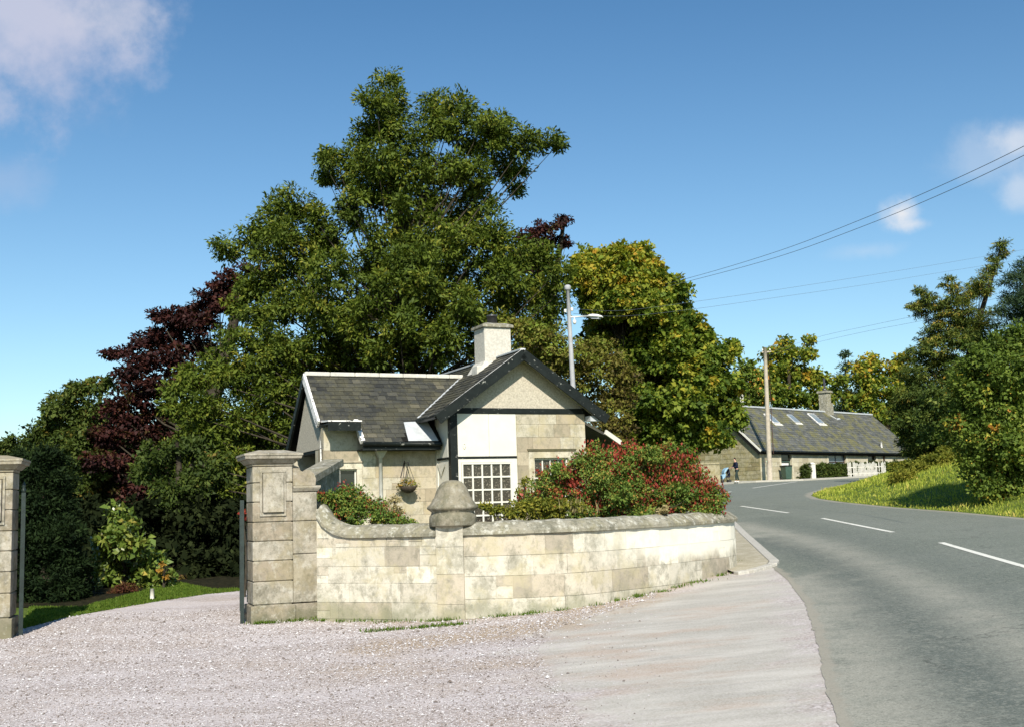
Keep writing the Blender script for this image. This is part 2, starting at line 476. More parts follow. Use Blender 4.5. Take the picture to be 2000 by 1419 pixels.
# grass ground, reaching the horizon
n = NT('ground_grass')
c = n.ramp(n.noise(0.9, 6, 0.7), [(0.3, (0.07, 0.105, 0.018)), (0.55, (0.12, 0.165, 0.03)), (0.75, (0.19, 0.20, 0.055))])
c = n.mix(n.mr(n.noise(22, 5, 0.7), 0.35, 0.75, 0, 0.5), c, (0.035, 0.055, 0.012))
M['ground_grass'] = n.done(c, 0.95, n.bump(n.noise(30, 5), 0.6, 0.05), 0.1)
def axis(lo, hi):
    a = list(np.arange(lo, hi, 0.5))
    step, t, left = 0.7, lo, []
    while t > -900: t -= step; left.append(t); step *= 1.28
    step, t = 0.7, hi
    while t < 1200: a.append(t); t += step; step *= 1.28
    return np.array(left[::-1] + a)
gx, gy = axis(-14, 36), axis(3, 92)
XX, YY = np.meshgrid(gx, gy)
ZZ = zfull(XX, YY)
me = bpy.data.meshes.new('ground')
nx, ny = len(gx), len(gy)
ii = np.arange(nx * ny).reshape(ny, nx)
qs = np.stack([ii[:-1, :-1], ii[:-1, 1:], ii[1:, 1:], ii[1:, :-1]], -1).reshape(-1, 4)
me.from_pydata(np.stack([XX.ravel(), YY.ravel(), ZZ.ravel()], -1).tolist(), [], qs.tolist())
me.polygons.foreach_set('use_smooth', [True] * len(me.polygons))
me.materials.append(M['ground_grass']); me.update()
ground = struct(bpy.data.objects.new('ground', me)); COL.objects.link(ground)

ROADEDGE = [(1640, 1419), (1612, 1340), (1592, 1240), (1572, 1178), (1538, 1132), (1503, 1104)]
def rough_edge(px, step=.12, amp=.007):
    pts = xy(*px); out = []
    rr = random.Random(3)
    for (x0, y0), (x1, y1) in zip(pts[:-1], pts[1:]):
        k = max(1, int(math.hypot(x1 - x0, y1 - y0) / step))
        out += [(x0 + (x1 - x0) * i / k + (rr.gauss(0, amp) if i else 0), y0 + (y1 - y0) * i / k + (rr.gauss(0, amp) if i else 0)) for i in range(k)]
    return out + [pts[-1]]
WALLPX = [(620, 1212), (740, 1212), (845, 1211), (890, 1209), (1010, 1200), (1130, 1186), (1220, 1168), (1300, 1150), (1370, 1131), (1425, 1115)]
WALLB = [G(*p) for p in WALLPX]

# gravel drive and worn apron in one forecourt sheet
apron_poly = np.array(xy((1260, 1520), (1175, 1419), (1105, 1320), (1068, 1268), (1085, 1235), (1160, 1208), (1300, 1165), (1440, 1122)) + xy((1503, 1106), (1538, 1132), (1572, 1178), (1592, 1240), (1612, 1340), (1640, 1419), (1672, 1520)))
wallline = [(p.x, p.y) for p in WALLB]
leftp = xy((1010, 1225), (700, 1260), (1060, 1300))
n = NT('gravel')
ap = n.attr('apron')
e = n.math('ADD', ap, n.math('MULTIPLY_ADD', n.noise(1.3, 8, 0.78), 3.4, -1.7))
fac = n.mr(e, -0.5, 0.45)
v1 = n.grey(n.vor(34, 'Color')); v2 = n.vor(34, 'Distance'); v3 = n.grey(n.vor(75, 'Color'))
g = n.ramp(v1, [(0.0, (0.20, 0.17, 0.155)), (0.22, (0.40, 0.36, 0.35)), (0.6, (0.50, 0.465, 0.47)), (0.9, (0.62, 0.59, 0.595))])
g = n.mix(0.35, g, n.ramp(v3, [(0.1, (0.22, 0.18, 0.16)), (0.8, (0.62, 0.57, 0.56))]))
g = n.mix(n.mr(v2, 0.30, 0.75, 0, 0.45), g, (0.15, 0.115, 0.09))
g = n.mix(n.mr(n.noise(30, 2), 0.66, 0.72, 0, 0.8), g, (0.30, 0.16, 0.08))
soil = n.math('ADD', n.attr('soil'), n.math('MULTIPLY_ADD', n.noise(1.1, 6, 0.7), 1.2, -0.6))
g = n.mix(n.mr(n.noise(0.45, 5, 0.65), 0.42, 0.66, 0, 0.45), g, n.mix(v3, (0.30, 0.235, 0.18), (0.50, 0.43, 0.36)))
g = n.mix(n.mr(n.noise(0.8, 5, 0.65, stretch=(.5, 1.6, 1)), 0.45, 0.6, 0, 0.35), g, (0.60, 0.565, 0.57))
g = n.mix(n.mr(soil, 0.2, 0.8, 0, 0.85), g, n.mix(v3, (0.26, 0.195, 0.13), (0.44, 0.36, 0.27)))
t = n.mix(n.mr(n.noise(1.0, 6, 0.65, stretch=(0.6, 2.0, 1)), 0.35, 0.68), (0.33, 0.315, 0.275), (0.46, 0.44, 0.395))
t = n.mix(n.mr(n.noise(2.2, 5, 0.6, stretch=(0.45, 3.2, 1)), 0.53, 0.66, 0, 0.4), t, (0.28, 0.265, 0.24))
t = n.mix(n.mr(n.noise(0.9, 4, 0.6, stretch=(0.6, 1.5, 1)), 0.49, 0.66, 0, 0.65), t, (0.37, 0.28, 0.215))
t = n.mix(n.mr(v3, 0.1, 0.9, 0, 0.3), t, (0.62, 0.60, 0.58))
col = n.mix(fac, g, t)
we = n.math('ADD', n.attr('weed'), n.math('MULTIPLY_ADD', n.noise(2.6, 6, 0.75), 1.5, -0.75))
col = n.mix(n.mr(we, 0.40, 0.62, 0, 0.75), col, (0.13, 0.14, 0.03))
bh = n.math('SUBTRACT', n.math('MULTIPLY', v1, 0.6), n.math('MULTIPLY', v2, 1.0))
bs = n.new('ShaderNodeBump'); bs.inputs['Distance'].default_value = 0.016
n.put(bs.inputs['Height'], bh); n.put(bs.inputs['Strength'], n.mr(fac, 0, 1, 0.35, 0.10))
col = n.mix(1.0, col, (1.02, 1.0, 1.0), 'MULTIPLY')
M['gravel'] = n.done(col, 0.95, bs.outputs[0], 0.15)
drive = xy((-700, 1520), (-500, 1250), (-120, 1246), (10, 1243), (45, 1226), (120, 1206), (190, 1193), (300, 1174), (400, 1159), (470, 1152), (530, 1150), (560, 1155)) + \
    [(WALLB[0].x, WALLB[0].y + 0.15)] + [(p.x, p.y + 0.12) for p in WALLB[1:]] + xy((1480, 1100), (1520, 1100), (1560, 1130), (1600, 1178), (1625, 1240), (1650, 1340), (1690, 1419), (1730, 1520))
weedpath = wallline[:6]
grid_sheet('gravel_drive', drive, M['gravel'], 0.006, 0.25, zbase, {
    'apron': lambda x, y: np.clip(poly_sd(x, y, apron_poly), -2, 2),
    'soil': lambda x, y: np.exp(-(line_dist(x, y, xy((760, 1262), (900, 1245), (1060, 1228), (1300, 1175))) / 0.75) ** 2) * 0.85 + 0.5 * np.exp(-(line_dist(x, y, xy((640, 1310), (900, 1300), (1060, 1290))) / 0.6) ** 2) + 0.6 * np.exp(-(line_dist(x, y, wallline) / 0.35) ** 2),
    'weed': lambda x, y: 0.55 * np.exp(-(line_dist(x, y, weedpath) / 0.22) ** 2) + 0.45 * np.exp(-(line_dist(x, y, xy((720, 1234), (830, 1225), (900, 1219))) / 0.12) ** 2)})

# far footway line, parallel to the cottage front
C0 = G(1487, 939)
CF = Frame((C0.x, C0.y, 0), R(44))
fp = xy((1300, 944), (1400, 945.5), (1440, 942.5), (1475, 940.5)) + [tuple(CF(u, -3.2, 0)[:2]) for u in (.5, 4, 8, 12, 16, 20, 26)]
# leaf-littered floor under the trees, their shade painted in as near-black
n = NT('painted_shade_floor')
M['painted_shade_floor'] = n.done(n.mix(n.mr(n.noise(9, 6, .7), .35, .7), (0.010, 0.011, 0.006), (0.035, 0.030, 0.016)), 0.95, n.bump(n.noise(25, 5), .6, .04), 0.05)
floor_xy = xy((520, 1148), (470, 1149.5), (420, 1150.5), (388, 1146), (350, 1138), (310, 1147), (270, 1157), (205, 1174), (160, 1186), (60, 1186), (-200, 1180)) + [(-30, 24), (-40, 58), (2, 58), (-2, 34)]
grid_sheet('painted_shade_floor', floor_xy, M['painted_shade_floor'], 0.012, 0.5, zbase)
# asphalt road
n = NT('asphalt')
agg = n.grey(n.vor(85, 'Color')); agg2 = n.noise(70, 4, 0.8)
a = n.mix(n.mr(agg, 0.15, 0.95), (0.083, 0.098, 0.082), (0.215, 0.238, 0.198))
a = n.mix(n.mr(agg2, 0.35, 0.75, 0, 0.4), a, (0.085, 0.096, 0.090))
a = n.mix(n.mr(n.noise(0.6, 6, 0.7), 0.35, 0.7, 0, 0.35), a, (0.20, 0.212, 0.19))
w = n.math('MULTIPLY', n.attr('worn'), n.mr(n.noise(2.0, 6, 0.75), 0.25, 0.6, 0.35, 1.0))
a = n.mix(n.math('MULTIPLY', w, 0.85), a, n.mix(agg, (0.25, 0.24, 0.20), (0.40, 0.385, 0.33)))
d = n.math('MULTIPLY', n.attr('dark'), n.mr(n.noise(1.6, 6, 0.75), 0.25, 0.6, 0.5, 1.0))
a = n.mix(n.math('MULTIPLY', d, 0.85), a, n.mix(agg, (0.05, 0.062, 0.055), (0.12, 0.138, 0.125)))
a = n.mix(n.mr(n.noise(17, 4, 0.8), 0.50, 0.64, 0, 0.5), a, (0.30, 0.30, 0.255))
a = n.mix(n.mr(n.noise(24, 4, 0.8), 0.52, 0.66, 0, 0.5), a, (0.055, 0.062, 0.055))
a = n.mix(n.mr(n.noise(9, 6, 0.75, stretch=(1, .5, 1)), 0.5, 0.7, 0, 0.3), a, (0.24, 0.245, 0.21))
ed = n.math('ADD', n.attr('edge'), n.math('MULTIPLY_ADD', n.noise(3.0, 6, 0.75), 0.9, -0.45))
a = n.mix(n.mr(ed, 0.45, 0.75, 0, 0.7), a, n.mix(agg2, (0.19, 0.17, 0.13), (0.42, 0.385, 0.325)))
ck = n.new('ShaderNodeTexVoronoi', feature='DISTANCE_TO_EDGE'); ck.inputs['Scale'].default_value = 0.55
wv = n.new('ShaderNodeVectorMath', operation='ADD'); n.l.new(n.tc.outputs['Object'], wv.inputs[0]); wn3 = n.noise(1.6, 5, .7, out='Color'); n.l.new(wn3, wv.inputs[1]); n.l.new(wv.outputs[0], ck.inputs['Vector'])
a = n.mix(n.math('MULTIPLY', n.mr(ck.outputs['Distance'], 0.010, 0.003), n.mr(n.noise(0.35, 3), 0.5, 0.62, 0, 0.6)), a, (0.05, 0.052, 0.045))
M['asphalt'] = n.done(a, 0.85, n.bump(n.math('ADD', agg, agg2), 0.35, 0.006), 0.25)
road = rough_edge([(1672, 1520)] + ROADEDGE) + xy((1466, 1068), (1446, 1044), (1428, 1018), (1412, 988), (1398, 966), (1380, 952), (1340, 950)) + [(x + .15, y - .35) for x, y in fp] + [(46, 100)] + \
    [(p.x, p.y) for p in BANK_EDGE[::-1]] + xy((2500, 1520))
bank_e = [(p.x, p.y) for p in BANK_EDGE]
left_e = xy((1660, 1500), *ROADEDGE, (1466, 1068))
bandA = xy((1430, 1022), (1540, 1047), (1620, 1070), (1700, 1105), (1800, 1150), (1900, 1200), (2000, 1260), (2120, 1340))
bandB = xy((1440, 1040), (1540, 1062), (1620, 1085), (1648, 1098), (1640, 1112), (1590, 1125), (1545, 1135))
bandC = xy((1550, 1140), (1600, 1170), (1640, 1240), (1680, 1330), (1720, 1440))
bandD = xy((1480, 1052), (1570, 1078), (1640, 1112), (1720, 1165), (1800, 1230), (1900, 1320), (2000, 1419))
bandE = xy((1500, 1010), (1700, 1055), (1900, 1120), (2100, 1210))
gs = lambda x, y, l, s: np.exp(-(line_dist(x, y, l) / s) ** 2)
grid_sheet('road', road, M['asphalt'], 0.011, 0.25, zbase, {
    'worn': lambda x, y: np.clip(gs(x, y, bandA, .42) * .9 + gs(x, y, bandB, .16) * .85 + gs(x, y, bandC, .75) * 1.0 + .08, 0, 1),
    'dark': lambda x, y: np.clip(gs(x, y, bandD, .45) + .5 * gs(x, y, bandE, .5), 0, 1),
    'edge': lambda x, y: np.maximum(gs(x, y, bank_e, .4), gs(x, y, left_e, .14)) * 0.95})

# painted centre line
LINES = [((1838, 1059.5), (2062, 1124)), ((1606, 1011.5), (1744, 1039)), ((1447, 987.5), (1540, 1001)), ((1400, 964), (1428, 959)), ((1470, 952), (1556, 939.5))]
mb = MB()
for p, q in LINES:
    A, B = G(*p), G(*q); d = (B - A); L = d.length; d.normalize(); s = Vector((-d.y, d.x, 0)).normalized()
    k = max(2, int(L / 0.5)); hw = 0.055 if A.y < 45 else 0.07
    rows = []
    for i in range(k + 1):
        c = A + d * (L * i / k)
        rows.append(mb.add([(Vector((c.x, c.y, 0)) + s * e + Vector((0, 0, float(zbase(c.x + s.x * e, c.y + s.y * e)) + 0.016))) for e in (-hw, hw)]))
    for a, b in zip(rows[:-1], rows[1:]): mb.quad(a[0], a[1], b[1], b[0])
struct(mb.build('road_marking', M['line_paint']))

# kerb and little pavement at the end of the wall
kp = [G(*p) for p in [(1425, 1022), (1447, 1046), (1472, 1070), (1492, 1090), (1503, 1100), (1498, 1106), (1474, 1113), (1455, 1118), (1432, 1121)]]
mb = MB(); 
for (a, b) in zip(kp[:-1], kp[1:]):
    d = (b - a).normalized(); s = Vector((d.y, -d.x, 0)).normalized() * -0.16
    z = lambda p, h: Vector((p.x, p.y, float(zbase(p.x, p.y)) + h))
    mb.tint = random.random()
    a2 = a + d * 0.012; b2 = b - d * 0.004
    mb.hexa([z(a2, -.1), z(b2, -.1), z(b2 + s, -.1), z(a2 + s, -.1), z(a2, .055), z(b2, .055), z(b2 + s, .058), z(a2 + s, .058)])
struct(mb.build('kerb', M['kerb_stone'], bevel=0.012))
n = NT('pavement_grit')
c = n.mix(n.mr(n.noise(3, 6, 0.7), 0.4, 0.65), (0.36, 0.33, 0.25), (0.46, 0.42, 0.34)); c = n.mix(n.mr(n.noise(60, 4), 0.4, 0.7, 0, 0.5), c, (0.16, 0.13, 0.07))
M['pavement_grit'] = n.done(c, 0.95, n.bump(n.noise(60, 4), 0.5, 0.01), 0.1)
pv = [(p.x, p.y + .03) for p in kp] + [(WALLB[-1].x - .05, WALLB[-1].y + .02), (3.45, WALLB[-1].y + .55), (3.5, WALLB[-1].y + 1.2), (3.3, WALLB[-1].y + 2.2), (3.1, WALLB[-1].y + 4.0)]
grid_sheet('pavement', pv, M['pavement_grit'], 0.048, 0.5, zbase)
fp2 = [(x - 0.6, y + 1.5) for x, y in fp][::-1]
grid_sheet('footway', fp + fp2, M['kerb_stone'], 0.10, 1.0, zbase)
def skirt_beam(name, pts, mat, h, w):
    mb = MB()
    for (a, b) in zip(pts[:-1], pts[1:]):
        A = Vector((*a, float(zbase(*a)) + h / 2 - 0.05)); B = Vector((*b, float(zbase(*b)) + h / 2 - 0.05))
        mb.beam(A, B, w, h)
    return struct(mb.build(name, mat))
skirt_beam('footway_kerb', fp, M['kerb_stone'], 0.18, 0.14)

# ------------------------------------------------------------------ stonework
def ashlar(mb, mapf, S, T0, T1, rng, hmin=.24, hmax=.31, wmin=.35, wmax=.95, openings=(), depth=.006, joint=.006, seg=.3, snecks=.12, s0=0.0, jit=.003):
    """coursed blocks, each with its own tint, standing proud of a backing; mapf(s, t, d) gives the point"""
    t = T0
    ci = 0
    while t < T1 - .03:
        h = rng.uniform(hmin, hmax)
        if T1 - (t + h) < hmin * .55: h = T1 - t
        s = s0 - rng.uniform(0, .5) if ci % 2 else s0
        while s < S:
            w = rng.uniform(wmin, wmax); e = s + w
            if S - e < wmin * .5: e = S
            a, b = max(s, s0), min(e, S)
            cells = [(a, b, t, t + h)]
            if rng.random() < snecks and b - a > .25:
                k = a + rng.uniform(.18, .26); m_ = t + h * rng.uniform(.4, .6)
                cells = [(a, k, t, m_), (a, k, m_, t + h), (k, b, t, t + h)]
            for (ca, cb, c0, c1) in cells:
                parts = [(ca, cb, c0, c1)]
                for (oa, ob, o0, o1) in openings:
                    nxt = []
                    for (pa, pb, p0, p1) in parts:
                        if pb <= oa or pa >= ob or p1 <= o0 or p0 >= o1: nxt.append((pa, pb, p0, p1)); continue
                        if pa < oa: nxt.append((pa, oa, p0, p1))
                        if pb > ob: nxt.append((ob, pb, p0, p1))
                        ia, ib = max(pa, oa), min(pb, ob)
                        if p0 < o0: nxt.append((ia, ib, p0, o0))
                        if p1 > o1: nxt.append((ia, ib, o1, p1))
                    parts = nxt
                mb.tint = min(1, max(0, rng.gauss(.42, .26)))
                for (pa, pb, p0, p1) in parts:
                    pa, pb, p0, p1 = pa + joint / 2, pb - joint / 2, p0 + joint / 2, p1 - joint / 2
                    if pb - pa < .02 or p1 - p0 < .02: continue
                    dd = depth + rng.uniform(-jit, jit); k = max(1, int((pb - pa) / seg))
                    cut = [pa + (pb - pa) * i / k for i in range(k + 1)]
                    fr_ = [(mb.add([mapf(q, p0, dd), mapf(q, p1, dd)]), mb.add([mapf(q, p0, 0), mapf(q, p1, 0)])) for q in cut]
                    for (A, A0), (B, B0) in zip(fr_[:-1], fr_[1:]):
                        mb.quad(A[0], B[0], B[1], A[1]); mb.quad(A[1], B[1], B0[1], A0[1]); mb.quad(A[0], A0[0], B0[0], B[0])
                    A, A0 = fr_[0]; mb.quad(A[0], A[1], A0[1], A0[0])
                    A, A0 = fr_[-1]; mb.quad(A[0], A0[0], A0[1], A[1])
            s = e
        t += h; ci += 1

rng = random.Random(11)
# the curved front wall: path through the base points picked on the ground
def smooth_path(pts, n=4):
    out = []
    P_ = [pts[0]] + pts + [pts[-1]]
    for i in range(1, len(P_) - 2):
        for k in range(n):
            t = k / n; a, b, c, d = P_[i - 1], P_[i], P_[i + 1], P_[i + 2]
            out.append(0.5 * ((2 * b) + (c - a) * t + (2 * a - 5 * b + 4 * c - d) * t * t + (3 * b - a - 3 * c + d) * t ** 3))
    return out + [pts[-1]]
basep = [Vector((p.x, p.y, 0)) for p in WALLB]
# keep a gentle continuous curve, then turn the end away along the road
tail = [Vector((3.62, basep[-1].y + .55, 0)), Vector((3.66, basep[-1].y + 1.2, 0)), Vector((3.5, basep[-1].y + 2.2, 0)), Vector((3.3, basep[-1].y + 4.0, 0)), Vector((3.6, basep[-1].y + 7, 0))]
path = smooth_path(basep + tail, 5)
acc = [0.0]
for a, b in zip(path[:-1], path[1:]): acc.append(acc[-1] + (b - a).length)
def along(s):
    s = min(max(s, 0), acc[-1] - 1e-6)
    i = max(0, int(np.searchsorted(acc, s, 'right')) - 1)
    i = min(i, len(path) - 2)
    t = (s - acc[i]) / (acc[i + 1] - acc[i]); return path[i].lerp(path[i + 1], t)
def anorm(s):
    d = (along(min(s + .25, acc[-1])) - along(max(s - .25, 0))).normalized()
    return Vector((d.y, -d.x, 0))
def s_of(px):      # path length where a pixel column meets the wall
    best = min(range(len(path)), key=lambda i: abs((lambda q: (q.x / q.y * FPX))(path[i]) - (px - 1000)) + (0 if path[i].y < 19.2 else 999))
    return acc[best]
def wmap(s, t, d):
    p = along(s) + anorm(s) * d; return Vector((p.x, p.y, t))
S_MID0, S_MID1 = s_of(845), s_of(890)
WTOP_L, WTOP_R = 1.21, 1.215
def swoop(s):      # extra height of the left wall at the gate pier: a hollow curve down
    r = 0.62
    return 0.0 if s > r else 0.42 * (1 - math.sqrt(max(0, 1 - (1 - s / r) ** 2)))
gw = thing('garden_wall', (along(2).x, along(2).y, 0), 'long curved pale sandstone wall with lichened coping in front of the lodge', 'wall')
mb = MB(); mb.tint = .45
zb = lambda s: float(zbase(along(s).x, along(s).y)) - .15
ss = list(np.arange(0, acc[-1], .2)) + [acc[-1]]
top = lambda s: (WTOP_L + swoop(s)) if s < S_MID0 else WTOP_R
for a, b in zip(ss[:-1], ss[1:]):
    for d0, flip in ((0, False), (-.34, True)):
        q = [wmap(a, zb(a), d0), wmap(b, zb(b), d0), wmap(b, top(b), d0), wmap(a, top(a), d0)]
        mb.face(q if not flip else q[::-1])
    mb.face([wmap(a, top(a), 0), wmap(b, top(b), 0), wmap(b, top(b), -.34), wmap(a, top(a), -.34)])
e = acc[-1]
mb.face([wmap(0, zb(0), 0), wmap(0, top(0), 0), wmap(0, top(0), -.34), wmap(0, zb(0), -.34)])
ashlar(mb, wmap, S_MID0, -.15, WTOP_L, rng, .225, .275, .32, .85, seg=.16, snecks=.3)
ashlar(mb, wmap, .62, WTOP_L + .0, WTOP_L + .004, rng)
for k in range(3):
    s_a, s_b = .02 + k * .2, .2 + k * .2
    mb.tint = rng.random(); hh = WTOP_L + swoop(s_b) - .012
    if hh - WTOP_L > .05: mb.hexa([wmap(s_a, WTOP_L + .005, 0), wmap(s_b, WTOP_L + .005, 0), wmap(s_b, WTOP_L + .005, .009), wmap(s_a, WTOP_L + .005, .009), wmap(s_a, WTOP_L + swoop(s_a) - .01, 0), wmap(s_b, hh, 0), wmap(s_b, hh, .009), wmap(s_a, WTOP_L + swoop(s_a) - .01, .009)])
ashlar(mb, wmap, acc[-1], -.15, WTOP_R, rng, .25, .31, .38, 1.1, seg=.16, snecks=.2, s0=S_MID1)
mb.build('masonry', M['wall_stone'], gw)
# projecting pier strip under the ball-topped finial
mb = MB(); mb.tint = .35
zz = -.15
for hgt in (.46, .40, .36, .37):
    mb.tint = rng.uniform(.2, .6)
    k = 4
    cut = [S_MID0 + (S_MID1 - S_MID0) * i / k for i in range(k + 1)]
    for a, b in zip(cut[:-1], cut[1:]):
        mb.hexa([wmap(a, zz, .035), wmap(b, zz, .035), wmap(b, zz, -.36), wmap(a, zz, -.36), wmap(a, zz + hgt - .004, .035), wmap(b, zz + hgt - .004, .035), wmap(b, zz + hgt - .004, -.36), wmap(a, zz + hgt - .004, -.36)])
    zz += hgt
mb.build('pier', M['wall_stone'], gw)
# coping: a thick stone with a sloping weathered face
def coping(name, s_a, s_b, zt, end=False):
    mb = MB(); cuts = []
    s = s_a; joint = s_a + 1.1
    prof = [(.05, 0), (.052, .045), (.028, .07), (-.08, .15), (-.17, .175), (-.26, .15), (-.37, .07), (-.39, 0)]
    rows = []
    while True:
        z = zt(s); wob = 0.006 * math.sin(s * 9.1) + .004 * math.sin(s * 23)
        rows.append(mb.add([wmap(s, z + h + wob * (h > .02), d + wob) for d, h in prof]))
        if s >= s_b - 1e-6: break
        s = min(s + .09, s_b)
    mb.tint = rng.random()
    for i, (a, b) in enumerate(zip(rows[:-1], rows[1:])):
        if i % 11 == 0: mb.tint = rng.uniform(.15, .8)
        for k in range(len(prof)): mb.quad(a[k], b[k], b[(k + 1) % len(prof)], a[(k + 1) % len(prof)])
    mb.quad(*rows[0][::-1]); mb.quad(*rows[-1])
    return mb.build(name, M['coping_stone'], gw)
coping('coping', .02, S_MID0 - .01, lambda s: WTOP_L + swoop(s) + .002)
coping('coping', S_MID1 + .005, acc[-1], lambda s: WTOP_R + .002)
# domed finial
sm_ = (S_MID0 + S_MID1) / 2; c = along(sm_) + anorm(sm_) * -.18
mb = MB(); mb.tint = .4
prof = [(.31, 1.34), (.325, 1.36), (.325, 1.44), (.318, 1.485), (.30, 1.50), (.292, 1.535), (.325, 1.56), (.35, 1.578), (.353, 1.60), (.342, 1.615), (.31, 1.642), (.285, 1.68), (.268, 1.715), (.262, 1.722), (.252, 1.726), (.232, 1.785), (.205, 1.85), (.168, 1.908), (.125, 1.942), (.065, 1.961), (.01, 1.966)]
mb.lathe((c.x, c.y, 0), prof, 32)
fin = mb.build('finial', M['finial_stone'], None)
fin.location = (0, 0, 0)
put(fin, gw)

# ------------------------------------------------------------------ gate piers
def gate_pier(fr, label, base_z, w=.57, wing=True):
    root = thing('gate_pier', fr(w / 2, w / 2, base_z), label, 'gate pier', 'rusticated gate piers')
    Z = lambda z: z + base_z
    mb = MB(); mb.tint = .3; mb.box(fr, -.03, w + .03, -.03, w + .03, Z(-.2), Z(.25)); mb.build('plinth', M['pier_stone'], root, .012)
    mb = MB(); mb.tint = .3
    mb.box(fr, .018, w - .018, .018, w - .018, Z(.2), Z(2.2))
    lev = [.262, .585, .872, 1.15, 1.42, 1.705, 1.98, 2.215]
    for a, b in zip(lev[:-1], lev[1:]):
        mb.tint = rng.uniform(.2, .85)
        mb.box(fr, 0, w, 0, w, Z(a + .007), Z(b - .008))
    mb.build('shaft', M['pier_stone'], root, .008)
    mb = MB(); mb.tint = .5
    a, b = .135, w - .13
    for (x0, x1, z0, z1) in ((a - .035, b + .035, 1.5, 1.55), (a - .035, b + .035, 2.12, 2.165), (a - .035, a, 1.55, 2.12), (b, b + .035, 1.55, 2.12)):
        mb.box(fr, x0, x1, -.022, .01, Z(z0), Z(z1))
    mb.tint = .7
    mb.box(fr, a + .006, b - .006, -.062, .01, Z(1.556), Z(2.114))
    mb.build('panel', M['pier_stone'], root, .006)
    mb = MB(); mb.tint = .45
    for (o0, o1, z0, z1) in ((.0, .012, 2.216, 2.25), (.03, .085, 2.252, 2.315), (.115, .125, 2.317, 2.36), (.135, .135, 2.362, 2.395)):
        mb.frustum(fr, (-o0, w + o0, -o0, w + o0), (-o1, w + o1, -o1, w + o1), Z(z0), Z(z1))
    mb.frustum(fr, (-.12, w + .12, -.12, w + .12), (.1, w - .1, .1, w - .1), Z(2.397), Z(2.45))
    mb.build('cap', M['pier_stone'], root, .007)
    if wing:
        u0, u1 = w + .006, w + .36
        mb = MB(); mb.tint = .35
        mb.box(fr, u0, u1 + .025, .0, .42, Z(-.2), Z(.25))
        for a, b in ((.26, .95), (.95, 1.42), (1.42, 1.84)):
            mb.tint = rng.uniform(.4, .9); mb.box(fr, u0, u1, .03, .40, Z(a + .004), Z(b - .004))
        mb.build('pilaster', M['pier_stone'], root, .01)
        mb = MB(); mb.tint = .5
        mb.frustum(fr, (u0 + .002, u1 + .012, .015, .42), (u0 + .002, u1 + .05, -.02, .44), Z(1.842), Z(1.89)); mb.box(fr, u0 + .002, u1 + .05, -.02, .44, Z(1.892), Z(1.925))
        mb.build('pilaster_cap', M['pier_stone'], root, .006)
        mb = MB(); mb.tint = .3
        pr = [(u0 + .004, 1.927), (u1 - .01, 1.927), (u1 + .0, 2.02), (u1 - .03, 2.10), (u1 - .09, 2.15), (u1 - .16, 2.155), (u1 - .20, 2.13), (u1 - .23, 2.15), (u1 - .26, 2.2), (u0 + .004, 2.235)]
        mb.prism([fr(u, .06, Z(z)) for u, z in pr], fr.v * .3)
        mb.build('scroll', M['pier_stone'], root, .008)
    return root
def zat(p): return float(zbase(p.x, p.y))
pr_o = G(494, 1218); pier_fr = Frame((pr_o.x, pr_o.y, 0), R(22))
gate_pier(pier_fr, 'tall grey gate pier with raised panel and scroll joined to the garden wall', zat(pr_o))
pl_o = G(21, 1246); left_fr = Frame((pl_o.x - .57 * math.cos(R(6)), pl_o.y - .57 * math.sin(R(16)), 0), R(16))
gate_pier(left_fr, 'grey gate pier beside the dark clipped yew, mostly out of the picture', zat(pl_o) + .02, wing=False)
# coping slab of the low wall running back from the scroll
mb = MB(); mb.tint = .4
A, B = P(588, 938, 16.9), P(652, 902, 19.0)
mb.beam(A, B, .34, .12); mb.tint = .3
A2, B2 = A - Vector((0, 0, .8)), B - Vector((0, 0, .8))
mb.hexa([A2 + Vector((-.1, 0, -1)), B2 + Vector((-.1, 0, -1)), B2 + Vector((.1, 0, -1)), A2 + Vector((.1, 0, -1)), A + Vector((-.1, 0, -.07)), B + Vector((-.1, 0, -.07)), B + Vector((.1, 0, -.07)), A + Vector((.1, 0, -.07))])
o = mb.build('ramped_wall', M['coping_stone'], None, .01)
tag(o, 'short stone wall with sloping coping rising behind the gate pier scroll', 'wall')

# ------------------------------------------------------------------ gates (iron leaves standing open)
def gate(hinge, direc, L, H, label, post_h, finial):
    d = Vector((direc[0], direc[1], 0)).normalized(); z0 = zat(hinge) + .0
    root = thing('iron_gate', (hinge.x, hinge.y, z0), label, 'gate', 'open iron gate leaves')
    at = lambda s, z: Vector((hinge.x, hinge.y, 0)) + d * s + Vector((0, 0, z0 + z))
    mb = MB(); mb.beam(at(L, .06), at(L, H), .04, .04, d); mb.build('end_post', M['gate_iron'], root)
    mb = MB(); mb.beam(at(0, 0), at(0, post_h), .055, .055, d)
    if finial: mb.lathe(at(0, post_h - .012), [(.01, 0), (.03, .02), (.035, .05), (.02, .08), (.03, .1), (.02, .14), (.004, .17)], 10)
    mb.build('post', M['gate_iron'], root)
    for z in (.12, .55, 1.1, H - .12):
        mb = MB(); mb.beam(at(.03, z), at(L, z), .016, .045); mb.build('rail', M['gate_iron'], root)
    k = int(L / .11)
    for i in range(1, k):
        s = L * i / k; mb = MB(); mb.beam(at(s, .1), at(s, H - .02 + .04 * (i % 2)), .018, .018, d)
        mb.lathe(at(s, H - .02), [(.009, 0), (.018, .03), (.002, .11)], 6, False)
        mb.build('bar', M['gate_iron'], root)
    return root
gate(G(40, 1240), (-.425, 1), 1.5, 1.72, 'open iron gate leaf hung beside the dark clipped yew', 1.95, True)
gate(G(473, 1217), (-.255, 1), 1.5, 1.6, 'open iron gate leaf with peeling post hung on the panelled pier', 1.74, False)
